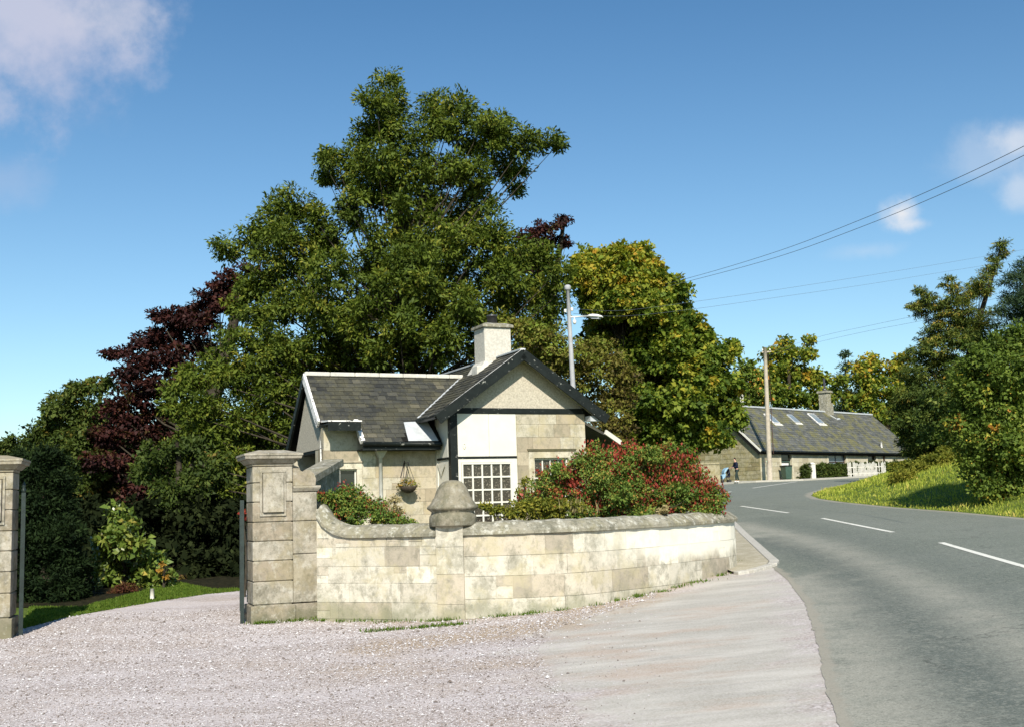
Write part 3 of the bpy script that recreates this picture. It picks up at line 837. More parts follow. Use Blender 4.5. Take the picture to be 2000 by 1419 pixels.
mb = MB(); A = G(479, 1216); mb.beam(A - Vector((0, 0, .02)), A + Vector((0, 0, .52)), .045, .05)
o = mb.build('gate_stop', M['peeling_white'], None); tag(o, 'short white peeling post at the foot of the panelled gate pier', 'post')
# ------------------------------------------------------------------ the lodge
def uv(fr, px, py, v=0.0):
    """where the view of a pixel meets the vertical plane v of a frame: (u, z)"""
    d = pix_dir(px, py)
    t = ((fr.o + fr.v * v) - EYE).dot(fr.v) / d.dot(fr.v)
    p = EYE + d * t
    return (p - fr.o).dot(fr.u), p.z
A = P(880, 850, 26.0)
LF = Frame((A.x, A.y, 0), R(25))
LG = float(zbase(A.x, A.y)) - .1
W = uv(LF, 1142, 830)[0]
WV = .96                                   # the wing's front wall
RU, RZ = W / 2, 5.22                       # ridge of the cross gable
SL = .70
cz = lambda u: RZ - SL * abs(RU - u)
RV, RZ2, EV, EZ = 2.25, 4.84, .5, 3.14     # ridge and eave of the wing
wz = lambda v: RZ2 - (RZ2 - EZ) / (RV - EV) * abs(RV - v)
UL = uv(LF, 632, 850, WV)[0]               # left end wall of the wing
UE = UL - .10
NU, NV = uv(LF, 701, 838, .7)[0], 1.0      # where the raised eave begins
lodge = thing('lodge_house', LF(1, 1.5, LG), 'small stone gate lodge with slate roofs, white panelled corner and black bargeboards', 'house')

mb = MB(); mb.tint = .5
HW = W - .0
mb.box(LF, HW - .3, HW, .302, 5.2, LG, cz(HW) - .1)
mb.box(LF, .02, 1.655, .03, .3, LG, 3.74)
mb.box(LF, .02, .3, .302, 5.2, LG, cz(.0) - .1)
mb.box(LF, UL, UL + .28, WV + .302, 1.68, LG, 3.0)
mb.box(LF, UL + .9, UL + 1.1, WV + .302, 3.7, LG, 3.2)
mb.box(LF, UL, .0, 3.72, 3.95, LG, 3.0)
wo0, wo1 = uv(LF, 1044, 900)[0], uv(LF, 1110, 900)[0]
wzt = uv(LF, 1060, 893)[1]
win_op = (wo0, wo1, LG, wzt)
def holed(v, u0, u1, z1, o0, o1, zo):
    mb.tint = .5
    mb.box(LF, u0, o0, v, v + .3, LG, z1); mb.box(LF, o1, u1, v, v + .3, LG, z1)
    mb.box(LF, o0, o1, v, v + .3, zo, z1); mb.box(LF, o0, o1, v, v + .3, LG, 1.2)
holed(.0, 1.66, HW, cz(HW) - .12, wo0, wo1, wzt)
ashlar(mb, lambda s, t, d: LF(s, -d, t), HW, LG + .2, 3.74, rng, .30, .36, .35, .9, openings=[(wo0 - .16, wo1 + .16, 1.2, wzt + .16)], s0=1.675, snecks=.05, depth=.012)
q0, q1 = uv(LF, 664, 925, WV)[0], uv(LF, 697, 925, WV)[0]
qz = uv(LF, 680, 915, WV)[1]
holed(WV, UL, -.0, wz(WV) - .1, q0, q1, qz)
ashlar(mb, lambda s, t, d: LF(s, WV - d, t), -.02, LG + .2, wz(WV) - .3, rng, .27, .34, .35, .9, openings=[(q0 - .13, q1 + .13, 1.0, qz + .16)], s0=UL, snecks=.08, depth=.012)
ashlar(mb, lambda s, t, d: LF(UL - d, 1.68 - s, t), 1.68 - WV, LG + .2, 3.0, rng, .27, .34, .3, .5, s0=0, snecks=0)
lw = mb.build('wall', M['lodge_stone'], lodge)

def part(name, mat, fn, parent=None, bevel=0, tint=.5):
    mb = MB(); mb.tint = tint; fn(mb); return mb.build(name, mat, parent or lodge, bevel)
# gable panels with harling
part('gable', M['harling'], lambda m: m.prism([LF(.0, .02, 3.86), LF(HW, .02, 3.86), LF(HW, .02, cz(HW) - .1), LF(RU, .02, RZ - .1), LF(.0, .02, cz(0) - .1)], LF.v * .25))
part('gable', M['harling'], lambda m: m.prism([LF(UL, .98, 3.02), LF(UL, RV, RZ2 - .08), LF(UL, 3.55, 3.02)], LF.u * .25))
part('beam', M['black_paint'], lambda m: m.box(LF, -.02, HW + .0, -.035, .2, 3.745, 3.875), bevel=.006)
part('beam', M['black_paint'], lambda m: m.box(LF, UL + .01, UL + .22, 1.0, 3.5, 2.95, 3.01))
# black corner post, white boarded panels, thin dark rail
part('corner_post', M['black_paint'], lambda m: m.box(LF, -.012, .165, -.03, .14, LG, 3.74), bevel=.006)
part('white_panel', M['white_paint'], lambda m: (m.box(LF, .168, .96, -.014, .06, 2.745, 3.742), m.box(LF, .966, 1.668, -.013, .06, 2.745, 3.742)), bevel=.004)
part('white_panel', M['white_paint'], lambda m: m.box(LF, -.004, .1, .142, WV - .1, 2.745, 3.66), bevel=.004)
part('white_panel', M['white_paint'], lambda m: m.box(LF, .0, .1, .142, WV - .1, LG, 2.69), bevel=.004)
part('rail', M['black_paint'], lambda m: (m.box(LF, .168, 1.668, -.022, .06, 2.695, 2.74), m.box(LF, -.022, .1, .142, WV - .1, 2.695, 2.74)))
part('white_trim', M['white_paint'], lambda m: (m.box(LF, -.02, .02, WV - .14, WV - .02, LG, 3.66), m.box(LF, -.02, .02, .142, .2, 2.746, 3.66)))
def vent(m):
    m.prism([LF(-.03, .3, 2.6), LF(-.03, .78, 2.6), LF(-.03, .56, 2.33)], LF.u * -.012)
part('vent_cover', M['white_paint'], vent)
part('hook_plate', M['white_paint'], lambda m: m.tube([LF(.33 + .03 * math.cos(a), -.02, 2.98 + .06 * math.sin(a)) for a in [k * .6 for k in range(11)]], .008, 5))

def window(name, fr, u0, u1, v, z0, z1, cols, rows, bar, fw, depth, gmat, parent, fmat=None):
    fm = fmat or M['white_paint']
    mb = MB()
    mb.box(fr, u0, u0 + fw, v, v + depth, z0, z1); mb.box(fr, u1 - fw, u1, v, v + depth, z0, z1)
    mb.box(fr, u0 + fw, u1 - fw, v, v + depth, z1 - fw, z1); mb.box(fr, u0 + fw, u1 - fw, v, v + depth, z0, z0 + fw)
    w = mb.build(name, fm, parent, .004)
    a, b, c, d = u0 + fw, u1 - fw, z0 + fw, z1 - fw
    mb = MB()
    for i in range(1, cols):
        x = a + (b - a) * i / cols; mb.box(fr, x - bar / 2, x + bar / 2, v + .012, v + .04, c, d)
    xs = [a] + [a + (b - a) * i / cols for i in range(1, cols)] + [b]
    for j in range(1, rows):
        z = c + (d - c) * j / rows
        for i in range(cols):
            l = xs[i] + (bar / 2 if i else 0); r = xs[i + 1] - (bar / 2 if i < cols - 1 else 0)
            mb.box(fr, l, r, v + .013, v + .04, z - bar / 2, z + bar / 2)
    if cols * rows > 1: mb.build('glazing_bar', fm, w)
    mb = MB(); mb.box(fr, a, b, v + .045, v + .055, c, d); mb.build('pane', gmat, w)
    return w
f0, f1 = uv(LF, 905, 950)[0], uv(LF, 997, 950)[0]
ft = uv(LF, 950, 905)[1]
def fwin():
    # white surround first, then the glazed grid
    mb = MB(); mb.box(LF, .168, f0 - .045, -.012, .05, LG, 2.692); mb.box(LF, f1 + .045, 1.668, -.012, .05, LG, 2.692); mb.box(LF, f0 - .045, f1 + .045, -.012, .05, ft + .045, 2.692)
    s = mb.build('window_surround', M['white_paint'], lodge, .003)
    window('french_window', LF, f0 - .04, f1 + .04, -.03, ft - .295 * 6 - .04, ft + .04, 5, 6, .038, .04, .06, M['glass_lace'], lodge)
fwin()
w2 = window('window', LF, wo0, wo1, .06, 1.3, wzt, 4, 3, .03, .035, .06, M['glass_lace'], lodge)
part('lintel', M['lodge_stone'], lambda m: (m.box(LF, wo0 - .15, wo1 + .15, -.014, .1, wzt + .002, wzt + .15), m.box(LF, wo0 - .15, wo0 - .004, -.014, .1, 1.2, wzt), m.box(LF, wo1 + .004, wo1 + .15, -.014, .1, 1.2, wzt)), bevel=.008, tint=.8)
part('hood_mould', M['lodge_stone'], lambda m: m.frustum(LF, (wo0 - .17, wo1 + .17, -.02, .05), (wo0 - .2, wo1 + .2, -.085, .05), wzt + .152, wzt + .215), tint=.2)
w3 = window('window', LF, q0, q1, WV + .07, 1.2, qz, 1, 2, .03, .03, .05, M['glass'], lodge)
part('lintel', M['lodge_stone'], lambda m: (m.box(LF, q0 - .125, q1 + .125, WV - .02, WV + .1, qz + .002, qz + .15), m.box(LF, q1 + .003, q1 + .125, WV - .016, WV + .1, 1.0, qz), m.box(LF, q0 - .125, q0 - .003, WV - .016, WV + .1, 1.0, qz)), bevel=.008, tint=.9)
part('hood_mould', M['lodge_stone'], lambda m: m.box(LF, q0 - .15, q1 + .15, WV - .05, WV + .05, qz + .152, qz + .19), tint=.3)
part('jamb', M['white_paint'], lambda m: m.box(LF, q0 - .12, q0 - .004, WV - .022, WV - .017, 1.0, qz - .03))
# end-wall opening: a small hooded window
part('end_window', M['white_paint'], lambda m: (m.box(LF, UL - .03, UL + .0, 1.1, 1.16, 1.4, 2.35), m.box(LF, UL - .03, UL + .0, 1.44, 1.5, 1.4, 2.35), m.box(LF, UL - .032, UL, 1.16, 1.44, 2.29, 2.35)))
part('end_pane', M['dark_void'], lambda m: m.box(LF, UL - .016, UL - .011, 1.16, 1.44, 1.4, 2.29))
part('hood_mould', M['lodge_stone'], lambda m: m.box(LF, UL - .09, UL, 1.02, 1.58, 2.38, 2.44), tint=.2)
part('doorway', M['dark_void'], lambda m: m.box(LF, UL + .86, UL + .895, 1.7, 3.7, LG, 2.95))

# roofs: decks and slates
def slates(mb, mapf, S0, S1, T, inside, w=.24, g=.155, lift=.012):
    """courses of overlapping slates; mapf(s, t, d), t up the slope"""
    t, r = -.03, 0
    while t < T:
        s = S0 - (w / 2 if r % 2 else 0)
        while s < S1:
            ww = w * rng.uniform(.78, 1.12)
            a, b = max(s, S0), min(s + ww - .006, S1)
            if b - a > .03 and inside((a + b) / 2, t + g / 2):
                mb.tint = min(1, max(0, rng.gauss(.45, .25)))
                dl = lift + rng.uniform(0, .007); dr = lift + rng.uniform(0, .007)
                t0 = t + rng.uniform(-.008, .008); t1 = min(t + g * 1.12, T)
                p = mb.add([mapf(a, t0, dl), mapf(b, t0, dr), mapf(b, t1, .003), mapf(a, t1, .003), mapf(a, t0, .0), mapf(b, t0, .0)])
                mb.quad(p[0], p[1], p[2], p[3]); mb.quad(p[4], p[5], p[1], p[0])
            s += ww
        t += g; r += 1
wsl = (RZ2 - EZ) / (RV - EV); wk = math.hypot(1, wsl)
def wmapf(s, t, d):   # front slope of the wing, t along the slope from the eave
    v = EV + t / wk; return LF(s, v - d * wsl / wk, EZ + t / wk * wsl + d / wk)
WT = (RV - EV) * wk
mb = MB()
def w_in(s, t):
    v = EV + t / wk
    if s < NU and v < NV: return False
    if s > -.03 and v < WV: return False
    return s < RU - (RZ - wz(v)) / SL + .12 or False
slates(mb, wmapf, UE, RU, WT, w_in)
roof = mb.build('roof', M['slate'], lodge)
mb = MB(); mb.tint = .2
def slab(mb, pts, n, th):
    mb.prism([Vector(p) - n * th for p in pts], n * (th - .001))
wn_ = (LF.v * (-wsl) + Vector((0, 0, 1))).normalized()
tv = lambda v: (v - EV) * wk
slab(mb, [wmapf(NU, 0, 0), wmapf(-.03, 0, 0), wmapf(-.03, tv(WV), 0), wmapf(RU, tv(WV), 0), wmapf(RU, WT, 0), wmapf(UE, WT, 0), wmapf(UE, tv(NV), 0), wmapf(NU, tv(NV), 0)], wn_, .07)
bk = lambda s, v: LF(s, v, wz(v))
wn2 = (LF.v * wsl + Vector((0, 0, 1))).normalized()
slab(mb, [bk(UE, RV + .002), bk(RU, RV + .002), bk(RU, 4.1), bk(UE, 4.1)], wn2, .07)
mb.build('roof_deck', M['dark_void'], lodge)
# cross roof
ck = math.hypot(1, SL)
EU0, EU1, FV, BV = -.40, W + .38, -.36, 5.4
def lmap(s, t, d):    # left slope; s runs back along v, t up from the eave
    u = EU0 + t / ck; return LF(u - d * SL / ck, FV + s, cz(u) + d / ck)
def rmap(s, t, d):
    u = EU1 - t / ck; return LF(u + d * SL / ck, BV - s, cz(u) + d / ck)
mb = MB()
slates(mb, lmap, 0.02, BV - FV, (RU - EU0) * ck, lambda s, t: cz(EU0 + t / ck) > wz(FV + s) - .25 or FV + s < EV)
slates(mb, rmap, 0.02, BV - FV - .02, (EU1 - RU) * ck, lambda s, t: True)
mb.build('roof', M['slate'], lodge)
mb = MB(); mb.tint = .2
nl = (LF.u * -SL + Vector((0, 0, 1))).normalized(); nr_ = (LF.u * SL + Vector((0, 0, 1))).normalized()
slab(mb, [LF(EU0, FV + .03, cz(EU0)), LF(RU, FV + .03, RZ), LF(RU, BV, RZ), LF(EU0, BV, cz(EU0))][::-1], nl, .07)
slab(mb, [LF(EU1, FV + .03, cz(EU1)), LF(RU, FV + .03, RZ), LF(RU, BV, RZ), LF(EU1, BV, cz(EU1))], nr_, .07)
mb.build('roof_deck', M['dark_void'], lodge)
# soffits under the front verge
mb = MB()
for (ua, ub, n_) in ((EU0 + .02, RU, nl), (EU1 - .02, RU, nr_)):
    slab(mb, [LF(ua, FV + .06, cz(ua) - .09), LF(ub, FV + .06, cz(ub) - .09), LF(ub, .0, cz(ub) - .09), LF(ua, .0, cz(ua) - .09)], n_, .02)
mb.build('soffit', M['harling'], lodge)
# bargeboards
def barge(name, p, q, w, h, mat, up):
    mb = MB(); mb.beam(p, q, w, h, up); return mb.build(name, mat, lodge, .006)
off = Vector((0, 0, -.10))
barge('bargeboard', LF(EU0 - .04, FV, cz(EU0 - .04)) + off, LF(RU + .02, FV, cz(RU)) + off + Vector((0, 0, .01)), .05, .24, M['black_paint'], nl)
barge('bargeboard', LF(EU1 + .06, FV, cz(EU1 + .06)) + off, LF(RU - .02, FV, cz(RU)) + off + Vector((0, 0, .01)), .05, .24, M['black_paint'], nr_)
part('verge_strip', M['peeling_white'], lambda m: (m.beam(LF(EU0 + .25, FV + .01, cz(EU0 + .25) + .035), LF(RU, FV + .01, RZ + .035), .04, .018, nl)))
part('bracket', M['lead'], lambda m: m.box(LF, W + .01, W + .30, -.28, -.02, cz(W + .3) - .22, cz(W + .3) - .09))
part('gutter', M['black_paint'], lambda m: m.tube([LF(EU0 - .05, FV + .06, cz(EU0) - .06), LF(EU0 - .05, 1.0, cz(EU0) - .07)], .055, 10))
part('gutter', M['black_paint'], lambda m: m.tube([LF(NU + .02, EV - .05, EZ - .06), LF(-.05, EV - .05, EZ - .07)], .05, 10))
part('fascia', M['black_paint'], lambda m: (m.box(LF, NU + .02, -.05, EV + .0, EV + .03, EZ - .2, EZ - .03), 0))
zf = uv(LF, 660, 822, .42)[1]
part('shadow_canopy', M['black_paint'], lambda m: (m.box(LF, UE + .06, NU - .04, .40, .44, zf - .20, zf - .01), m.box(LF, UE + .06, NU - .04, .442, WV - .02, zf - .06, zf - .03)))  # black eave fascia on a box added to cast shadow on the wall
part('soffit', M['dark_void'], lambda m: m.box(LF, NU + .02, -.05, EV + .032, WV, EZ - .2, EZ - .17))
# ridges
part('ridge', M['ridge_white'], lambda m: [m.beam(LF(UE + i * .62, RV, RZ2 + .03), LF(min(UE + i * .62 + .615, 1.25), RV, RZ2 + .03), .17, .1) for i in range(int((1.25 - UE) / .62) + 1)], bevel=.02)
part('ridge', M['lead'], lambda m: m.beam(LF(RU, FV + .02, RZ + .02), LF(RU, BV, RZ + .02), .14, .05), bevel=.012)
# peeling white bargeboard on the wing's left verge and round the raised eave
barge('bargeboard', wmapf(UE - .01, tv(NV) - .04, -.05), wmapf(UE - .01, WT, -.05), .06, .2, M['peeling_white'], wn_)
barge('bargeboard', bk(UE - .01, 4.12) - wn2 * .05, bk(UE - .01, RV + .03) - wn2 * .05, .06, .18, M['black_paint'], wn2)
part('flashing', M['peeling_white'], lambda m: (m.hexa([LF(UE + .05, .39, zf), LF(NU - .02, .39, zf), LF(NU - .02, NV + .02, wz(NV) - .02), LF(UE + .05, NV + .02, wz(NV) - .02), LF(UE + .05, .39, zf + .03), LF(NU - .02, .39, zf + .03), LF(NU - .02, NV + .02, wz(NV) + .03), LF(UE + .05, NV + .02, wz(NV) + .03)]), m.beam(wmapf(NU + .02, tv(NV) + .03, .0), wmapf(NU + .02, -.03, .0), .1, .10, wn_)))
part('flashing', M['lead'], lambda m: m.prism([wmapf(-.86, -.02, .022), wmapf(-.12, -.02, .022), wmapf(-.20, tv(1.0), .022), wmapf(-.80, tv(.97), .022)], wn_ * .006))
part('valley', M['lead'], lambda m: m.beam(LF(RU - (RZ - wz(1.08)) / SL, 1.08, wz(1.08) + .02), LF(RU - (RZ - RZ2) / SL, RV, RZ2 + .02), .12, .012))
# chimney
def chim():
    m = MB(); u0, u1, v0, v1 = RU - .36, RU + .36, 1.1, 1.75
    m.box(LF, u0, u1, v0, v1, 4.4, 5.98)
    c = m.build('chimney', M['chimney_render'], lodge, .01)
    m = MB(); m.box(LF, u0 - .06, u1 + .06, v0 - .06, v1 + .06, 5.982, 6.05); m.frustum(LF, (u0 - .06, u1 + .06, v0 - .06, v1 + .06), (u0 + .08, u1 - .08, v0 + .1, v1 - .1), 6.052, 6.11); m.build('cap', M['coping_stone'], c, .01)
    m = MB(); p = LF(RU, 1.42, 0); m.lathe((p.x, p.y, 0), [(.125, 6.1), (.125, 6.3), (.14, 6.3), (.14, 6.34), (.12, 6.34)], 16); m.build('flue', M['flue_metal'], c)
    m = MB(); m.frustum(LF, (u0 - .2, u1 + .1, v0 - .07, v1 + .05), (u0 - .015, u1 + .015, v0 - .015, v1 + .015), 4.85, 5.14); m.build('flashing', M['ridge_white'], c)
    m = MB(); m.box(LF, u0 - .24, u0 - .04, v0 - .04, v0 + .3, 4.6, 5.02); m.build('skew', M['ridge_white'], c, .015)
chim()
# drainpipe with hopper and swan neck
def drain():
    u, _ = uv(LF, 742, 940, WV); zt = uv(LF, 742, 893, WV)[1]
    m = MB(); m.tube([LF(u, WV - .07, LG), LF(u, WV - .07, zt)], .045, 10)
    d = m.build('drainpipe', M['grey_pipe'], lodge)
    m = MB(); m.frustum(LF, (u - .05, u + .05, WV - .12, WV - .012), (u - .15, u + .15, WV - .22, WV - .012), zt, zt + .2); m.box(LF, u - .17, u + .17, WV - .24, WV - .012, zt + .202, zt + .28)
    m.build('hopper', M['grey_pipe'], d, .012)
    m = MB(); m.tube([LF(u + .02, WV - .1, zt + .25), LF(u + .05, WV - .14, zt + .36), LF(u + .12, WV - .2, zt + .4), LF(u + .13, WV - .25, zt + .5)], .05, 10); m.build('swan_neck', M['grey_pipe'], d)
    m = MB(); m.tube([LF(u, WV - .07, 1.75), LF(u, WV - .07, 1.82)], .06, 10); m.build('collar', M['grey_pipe'], d)
drain()
part('drainpipe', M['peeling_white'], lambda m: m.tube([LF(UL - .05, 1.05, 3.2), LF(UL - .05, 1.02, 2.75), LF(UL - .05, .98, 2.55)], .02, 6))
# rear lean-to seen past the gable
part('rear_wall', M['lodge_stone'], lambda m: m.box(LF, W + .002, W + 1.6, 3.2, 5.2, LG, 2.7))
a1, a2 = P(1182, 842, 29), P(1212, 863, 29.3)
part('bargeboard', M['white_paint'], lambda m: m.beam(a1, a2, .05, .12))
part('roof', M['slate'], lambda m: m.prism([a1 + Vector((-.6, 0, .33)), a2 + Vector((.1, 0, -.03)), a2 + Vector((.1, 0, -.1)), a1 + Vector((-.6, 0, .26))], LF.v * 2), tint=.4)

# hanging basket and its bracket
def basket():
    u, z = uv(LF, 797, 948, .72); c = LF(u, .70, z)
    root = thing('hanging_basket', c, 'small dark hanging basket of orange flowers on the lodge front wall', 'hanging basket')
    m = MB(); m.lathe((c.x, c.y, z - .16), [(.02, 0), (.1, .02), (.17, .08), (.205, .16), (.19, .16)], 16); m.build('bowl', M['wicker'], root)
    top = LF(u + .02, .74, z + .52)
    m = MB()
    for k in range(3):
        a = k * 2.1; m.tube([Vector((c.x + .19 * math.cos(a), c.y + .19 * math.sin(a), z)), top], .006, 4)
    m.build('chain', M['dark_metal'], root)
    m = MB(); m.tube([LF(u - .03, WV, z + .2), LF(u + .0, WV - .03, z + .55), LF(u + .02, .73, z + .55), LF(u + .02, .72, z + .5)], .012, 6); m.tube([LF(u - .1, WV - .02, z + .22), LF(u, WV - .03, z + .6)], .012, 5); m.build('bracket', M['dark_metal'], root)
    return root, c
basket_root, basket_c = basket()

# ------------------------------------------------------------------ far cottage
CG = C0.z - .05
CL = uv(CF, 1781, 878)[0]
CE = uv(CF, 1500, 872, -.25)[1]            # eave height
CV = 7.6; CRZ = CE + 3.45
cot = thing('stone_cottage', CF(8, 3, CG), 'long low stone cottage with mossy slate roof across the road', 'cottage')
def cpart(name, mat, fn, parent=None, bevel=0, tint=.5):
    mb = MB(); mb.tint = tint; fn(mb); return mb.build(name, mat, parent or cot, bevel)
du0, du1 = uv(CF, 1525.5, 900)[0], uv(CF, 1546.5, 900)[0]; dz = uv(CF, 1535, 882)[1]
x0, x1 = uv(CF, 1617.5, 890)[0], uv(CF, 1652, 890)[0]; xz = uv(CF, 1635, 886)[1]
y0, y1 = uv(CF, 1694, 892)[0], uv(CF, 1711, 892)[0]; yz = uv(CF, 1702, 887.5)[1]
mb = MB(); mb.tint = .5
mb.box(CF, 0, du0, 0, .4, CG - .3, CE - .05); mb.box(CF, du1, x0, 0, .4, CG - .3, CE - .05); mb.box(CF, x1, y0, 0, .4, CG - .3, CE - .05); mb.box(CF, y1, CL, 0, .4, CG - .3, CE - .05)
mb.box(CF, du0, du1, 0, .4, dz, CE - .05); mb.box(CF, x0, x1, 0, .4, xz, CE - .05); mb.box(CF, y0, y1, 0, .4, yz, CE - .05); mb.box(CF, x0, x1, 0, .4, CG - .3, xz - 1.2); mb.box(CF, y0, y1, 0, .4, CG - .3, yz - 1.0)
ashlar(mb, lambda s, t, d: CF(s, -d, t), CL, CG, CE - .1, rng, .3, .4, .5, 1.3, openings=[(du0, du1, CG - 1, dz), (x0, x1, xz - 1.2, xz), (y0, y1, yz - 1, yz)], seg=3, depth=.014, joint=.014)
mb.build('wall', M['far_white'], cot)
mb = MB(); mb.tint = .3
ht = lambda v: CE + (CRZ - CE) * (1 - abs(v - CV / 2) / (CV / 2)) - .12
for u in (CL - .4, 0.0):
    if u == 0.0: mb.build('gable', M['far_stone'], cot); mb = MB(); mb.tint = .3
    mb.prism([CF(u, .4, CG - .3), CF(u, CV, CG - .3), CF(u, CV, CE - .1), CF(u, CV / 2, CRZ - .1), CF(u, .4, ht(.4))], CF.u * .4)
def gm(s, t, d): return CF(-d, CV - s, t)
tt = CG
while tt < CRZ - .5:
    h = rng.uniform(.28, .38); inset = 0 if tt + h < CE else (tt + h - CE) / (CRZ - CE) * CV / 2 + .1
    if CV - 2 * inset > .6: ashlar(mb, gm, CV - inset, tt, tt + h - .002, rng, h, h, .4, 1.1, seg=3, depth=.02, joint=.02, s0=inset)
    tt += h
mb.build('gable', M['far_stone'], cot)
# gable end boards and kneeler
mb = MB(); cs = (CRZ - CE) / (CV / 2); ckk = math.hypot(1, cs); cn = (CF.v * -cs + Vector((0, 0, 1))).normalized(); cn2 = (CF.v * cs + Vector((0, 0, 1))).normalized()
cmap = lambda s, t, d: CF(s, -.3 + t / ckk, CE - .3 * cs + t / ckk * cs) + cn * d
CT = (CV / 2 + .3) * ckk
slates(mb, cmap, -.3, CL + .35, CT, lambda s, t: True, w=.42, g=.27, lift=.02)
for f_ in (0,): pass
croof = mb.build('roof', M['slate_moss'], cot)
mb = MB(); mb.tint = .4
slab(mb, [cmap(-.3, 0, 0), cmap(CL + .35, 0, 0), cmap(CL + .35, CT, 0), cmap(-.3, CT, 0)], cn, .1)
bq = lambda s, v: CF(s, v, CRZ - abs(v - CV / 2) * cs)
slab(mb, [bq(-.3, CV / 2), bq(CL + .35, CV / 2), bq(CL + .35, CV + .3), bq(-.3, CV + .3)], cn2, .1)
mb.build('roof_deck', M['slate_moss'], cot)
cpart('bargeboard', M['white_paint'], lambda m: m.beam(cmap(-.32, -.05, .0), cmap(-.32, CT, .0), .09, .12, cn))
cpart('bargeboard', M['dark_void'], lambda m: m.beam(cmap(-.24, -.02, -.22), cmap(-.24, CT - .1, -.22), .1, .22, cn))
cpart('gutter', M['black_paint'], lambda m: (m.tube([CF(-.3, -.36, CE - .3), CF(CL + .3, -.36, CE - .32)], .075, 8)))
cpart('fascia', M['dark_void'], lambda m: m.box(CF, -.28, CL + .3, -.28, -.02, CE - .5, CE - .28))
cpart('ridge', M['lead'], lambda m: m.beam(CF(-.3, CV / 2, CRZ + .03), CF(CL + .35, CV / 2, CRZ + .03), .3, .14), bevel=.03)
def surround(a, b, z, low): 
    return lambda m: (m.box(CF, a - .18, b + .18, -.03, .1, z, z + .22), m.box(CF, a - .18, a - .002, -.03, .1, low, z), m.box(CF, b + .002, b + .18, -.03, .1, low, z))
cpart('surround', M['far_white'], surround(du0, du1, dz + .002, CG), tint=.9); cpart('surround', M['far_white'], surround(x0, x1, xz + .002, xz - 1.2), tint=.9); cpart('surround', M['far_white'], surround(y0, y1, yz + .002, yz - 1.0), tint=.9)
def door():
    m = MB(); m.box(CF, du0, du1, .16, .22, CG, dz - .62); d = m.build('door', M['bin_green'], cot)
    m = MB(); m.box(CF, du0 + .06, du1 - .06, .15, .2, dz - .56, dz - .03); m.box(CF, du0 + .15, du1 - .15, .145, .158, dz - 1.35, dz - .7); m.build('pane', M['glass'], d)
    m = MB(); m.box(CF, du0, du1, .13, .21, dz - .62, dz - .57); m.build('transom', M['dark_void'], d)
    m = MB(); m.box(CF, du0 + .1, du1 - .25, .138, .144, dz - 1.3, dz - .8); m.build('curtain', M['white_cloth'], d)
door()
brown = m_plain('brown_paint', (.05, .025, .018), .5, .2, 6, .3, .1); M['brown_paint'] = brown
wA = window('window', CF, x0, x1, .14, xz - 1.2, xz, 2, 2, .06, .08, .07, M['glass_sky'], cot, brown)
wB = window('window', CF, y0, y1, .14, yz - 1.0, yz, 1, 2, .06, .1, .07, M['glass'], cot, brown)
for (px, s_) in ((1507, 1.0), (1549, .8), (1593, 1.1)):
    # skylights lie in the slope
    def sky_uv(px, py):
        d = pix_dir(px, py); o = cmap(0, 0, 0); t = (o - EYE).dot(cn) / d.dot(cn); p = EYE + d * t - o
        tdir = (CF.v + Vector((0, 0, cs))).normalized(); return p.dot(CF.u) - 0, p.dot(tdir)
    su, st = sky_uv(px, 817)
    hw, hh = .38 * s_, .55 * s_
    pm = lambda a, b, d: cmap(su + a, st + b, d)
    m = MB(); m.prism([pm(-hw - .07, -hh - .07, .01), pm(hw + .07, -hh - .07, .01), pm(hw + .07, hh + .07, .01), pm(-hw - .07, hh + .07, .01)], cn * .07)
    f = m.build('skylight', M['peeling_white'] if s_ != .8 else M['lead'], cot)
    m = MB(); m.prism([pm(-hw, -hh, .082), pm(hw, -hh, .082), pm(hw, hh, .082), pm(-hw, hh, .082)], cn * .01); m.build('pane', M['glass_sky'], f)
    m = MB(); m.prism([pm(-hw - .1, -hh - .32, .024), pm(hw + .25, -hh - .32, .024), pm(hw + .25, -hh - .09, .024), pm(-hw - .1, -hh - .09, .024)], cn * .02); m.build('apron_flashing', M['white_paint'], f)
cu = uv(CF, 1615, 800, CV / 2)[0]; czt = uv(CF, 1615, 766, CV / 2)[1]; czf = uv(CF, 1612, 738, CV / 2)[1]
def cchim():
    m = MB(); m.box(CF, cu - .55, cu + .1, CV / 2 - .4, CV / 2 + .4, CRZ - .6, czt - .05); m.box(CF, cu + .103, cu + .6, CV / 2 - .3, CV / 2 + .5, CRZ - .8, czt - .9)
    c = m.build('chimney', M['coping_stone'], cot, .02)
    m = MB(); m.box(CF, cu - .66, cu + .3, CV / 2 - .5, CV / 2 + .5, czt - .048, czt + .14); m.build('cap', M['coping_stone'], c, .02)
    m = MB(); p = CF(cu - .15, CV / 2, 0); m.lathe((p.x, p.y, 0), [(.2, czt + .14), (.18, czt + .35), (.09, czt + .36), (.09, czf)], 12); m.build('flue', M['flue_metal'], c)
    m = MB(); m.beam(cmap(cu - .55, CT - .05, .03), cmap(cu + .3, CT - 1.0, .03), .16, .03, cn); m.beam(cmap(cu + .2, CT - 1.0, .03), cmap(cu + .9, CT - .9, .03), .16, .03, cn); m.build('flashing', M['lead'], c)
cchim()
hu, hz = uv(CF, 1436, 765, CV / 2)
cpart('chimney', M['chimney_render'], lambda m: m.box(CF, hu - .5, hu + .5, CV / 2 - .4, CV / 2 + .4, CRZ - .4, hz), bevel=.02)
vp, vt = uv(CF, 1723, 862, .2)
cpart('vent_pipe', M['peeling_white'], lambda m: m.tube([CF(vp, .3, CE - .2), CF(vp, .3, CE + .75)], .09, 8))
ru = uv(CF, 1725, 900)[0]
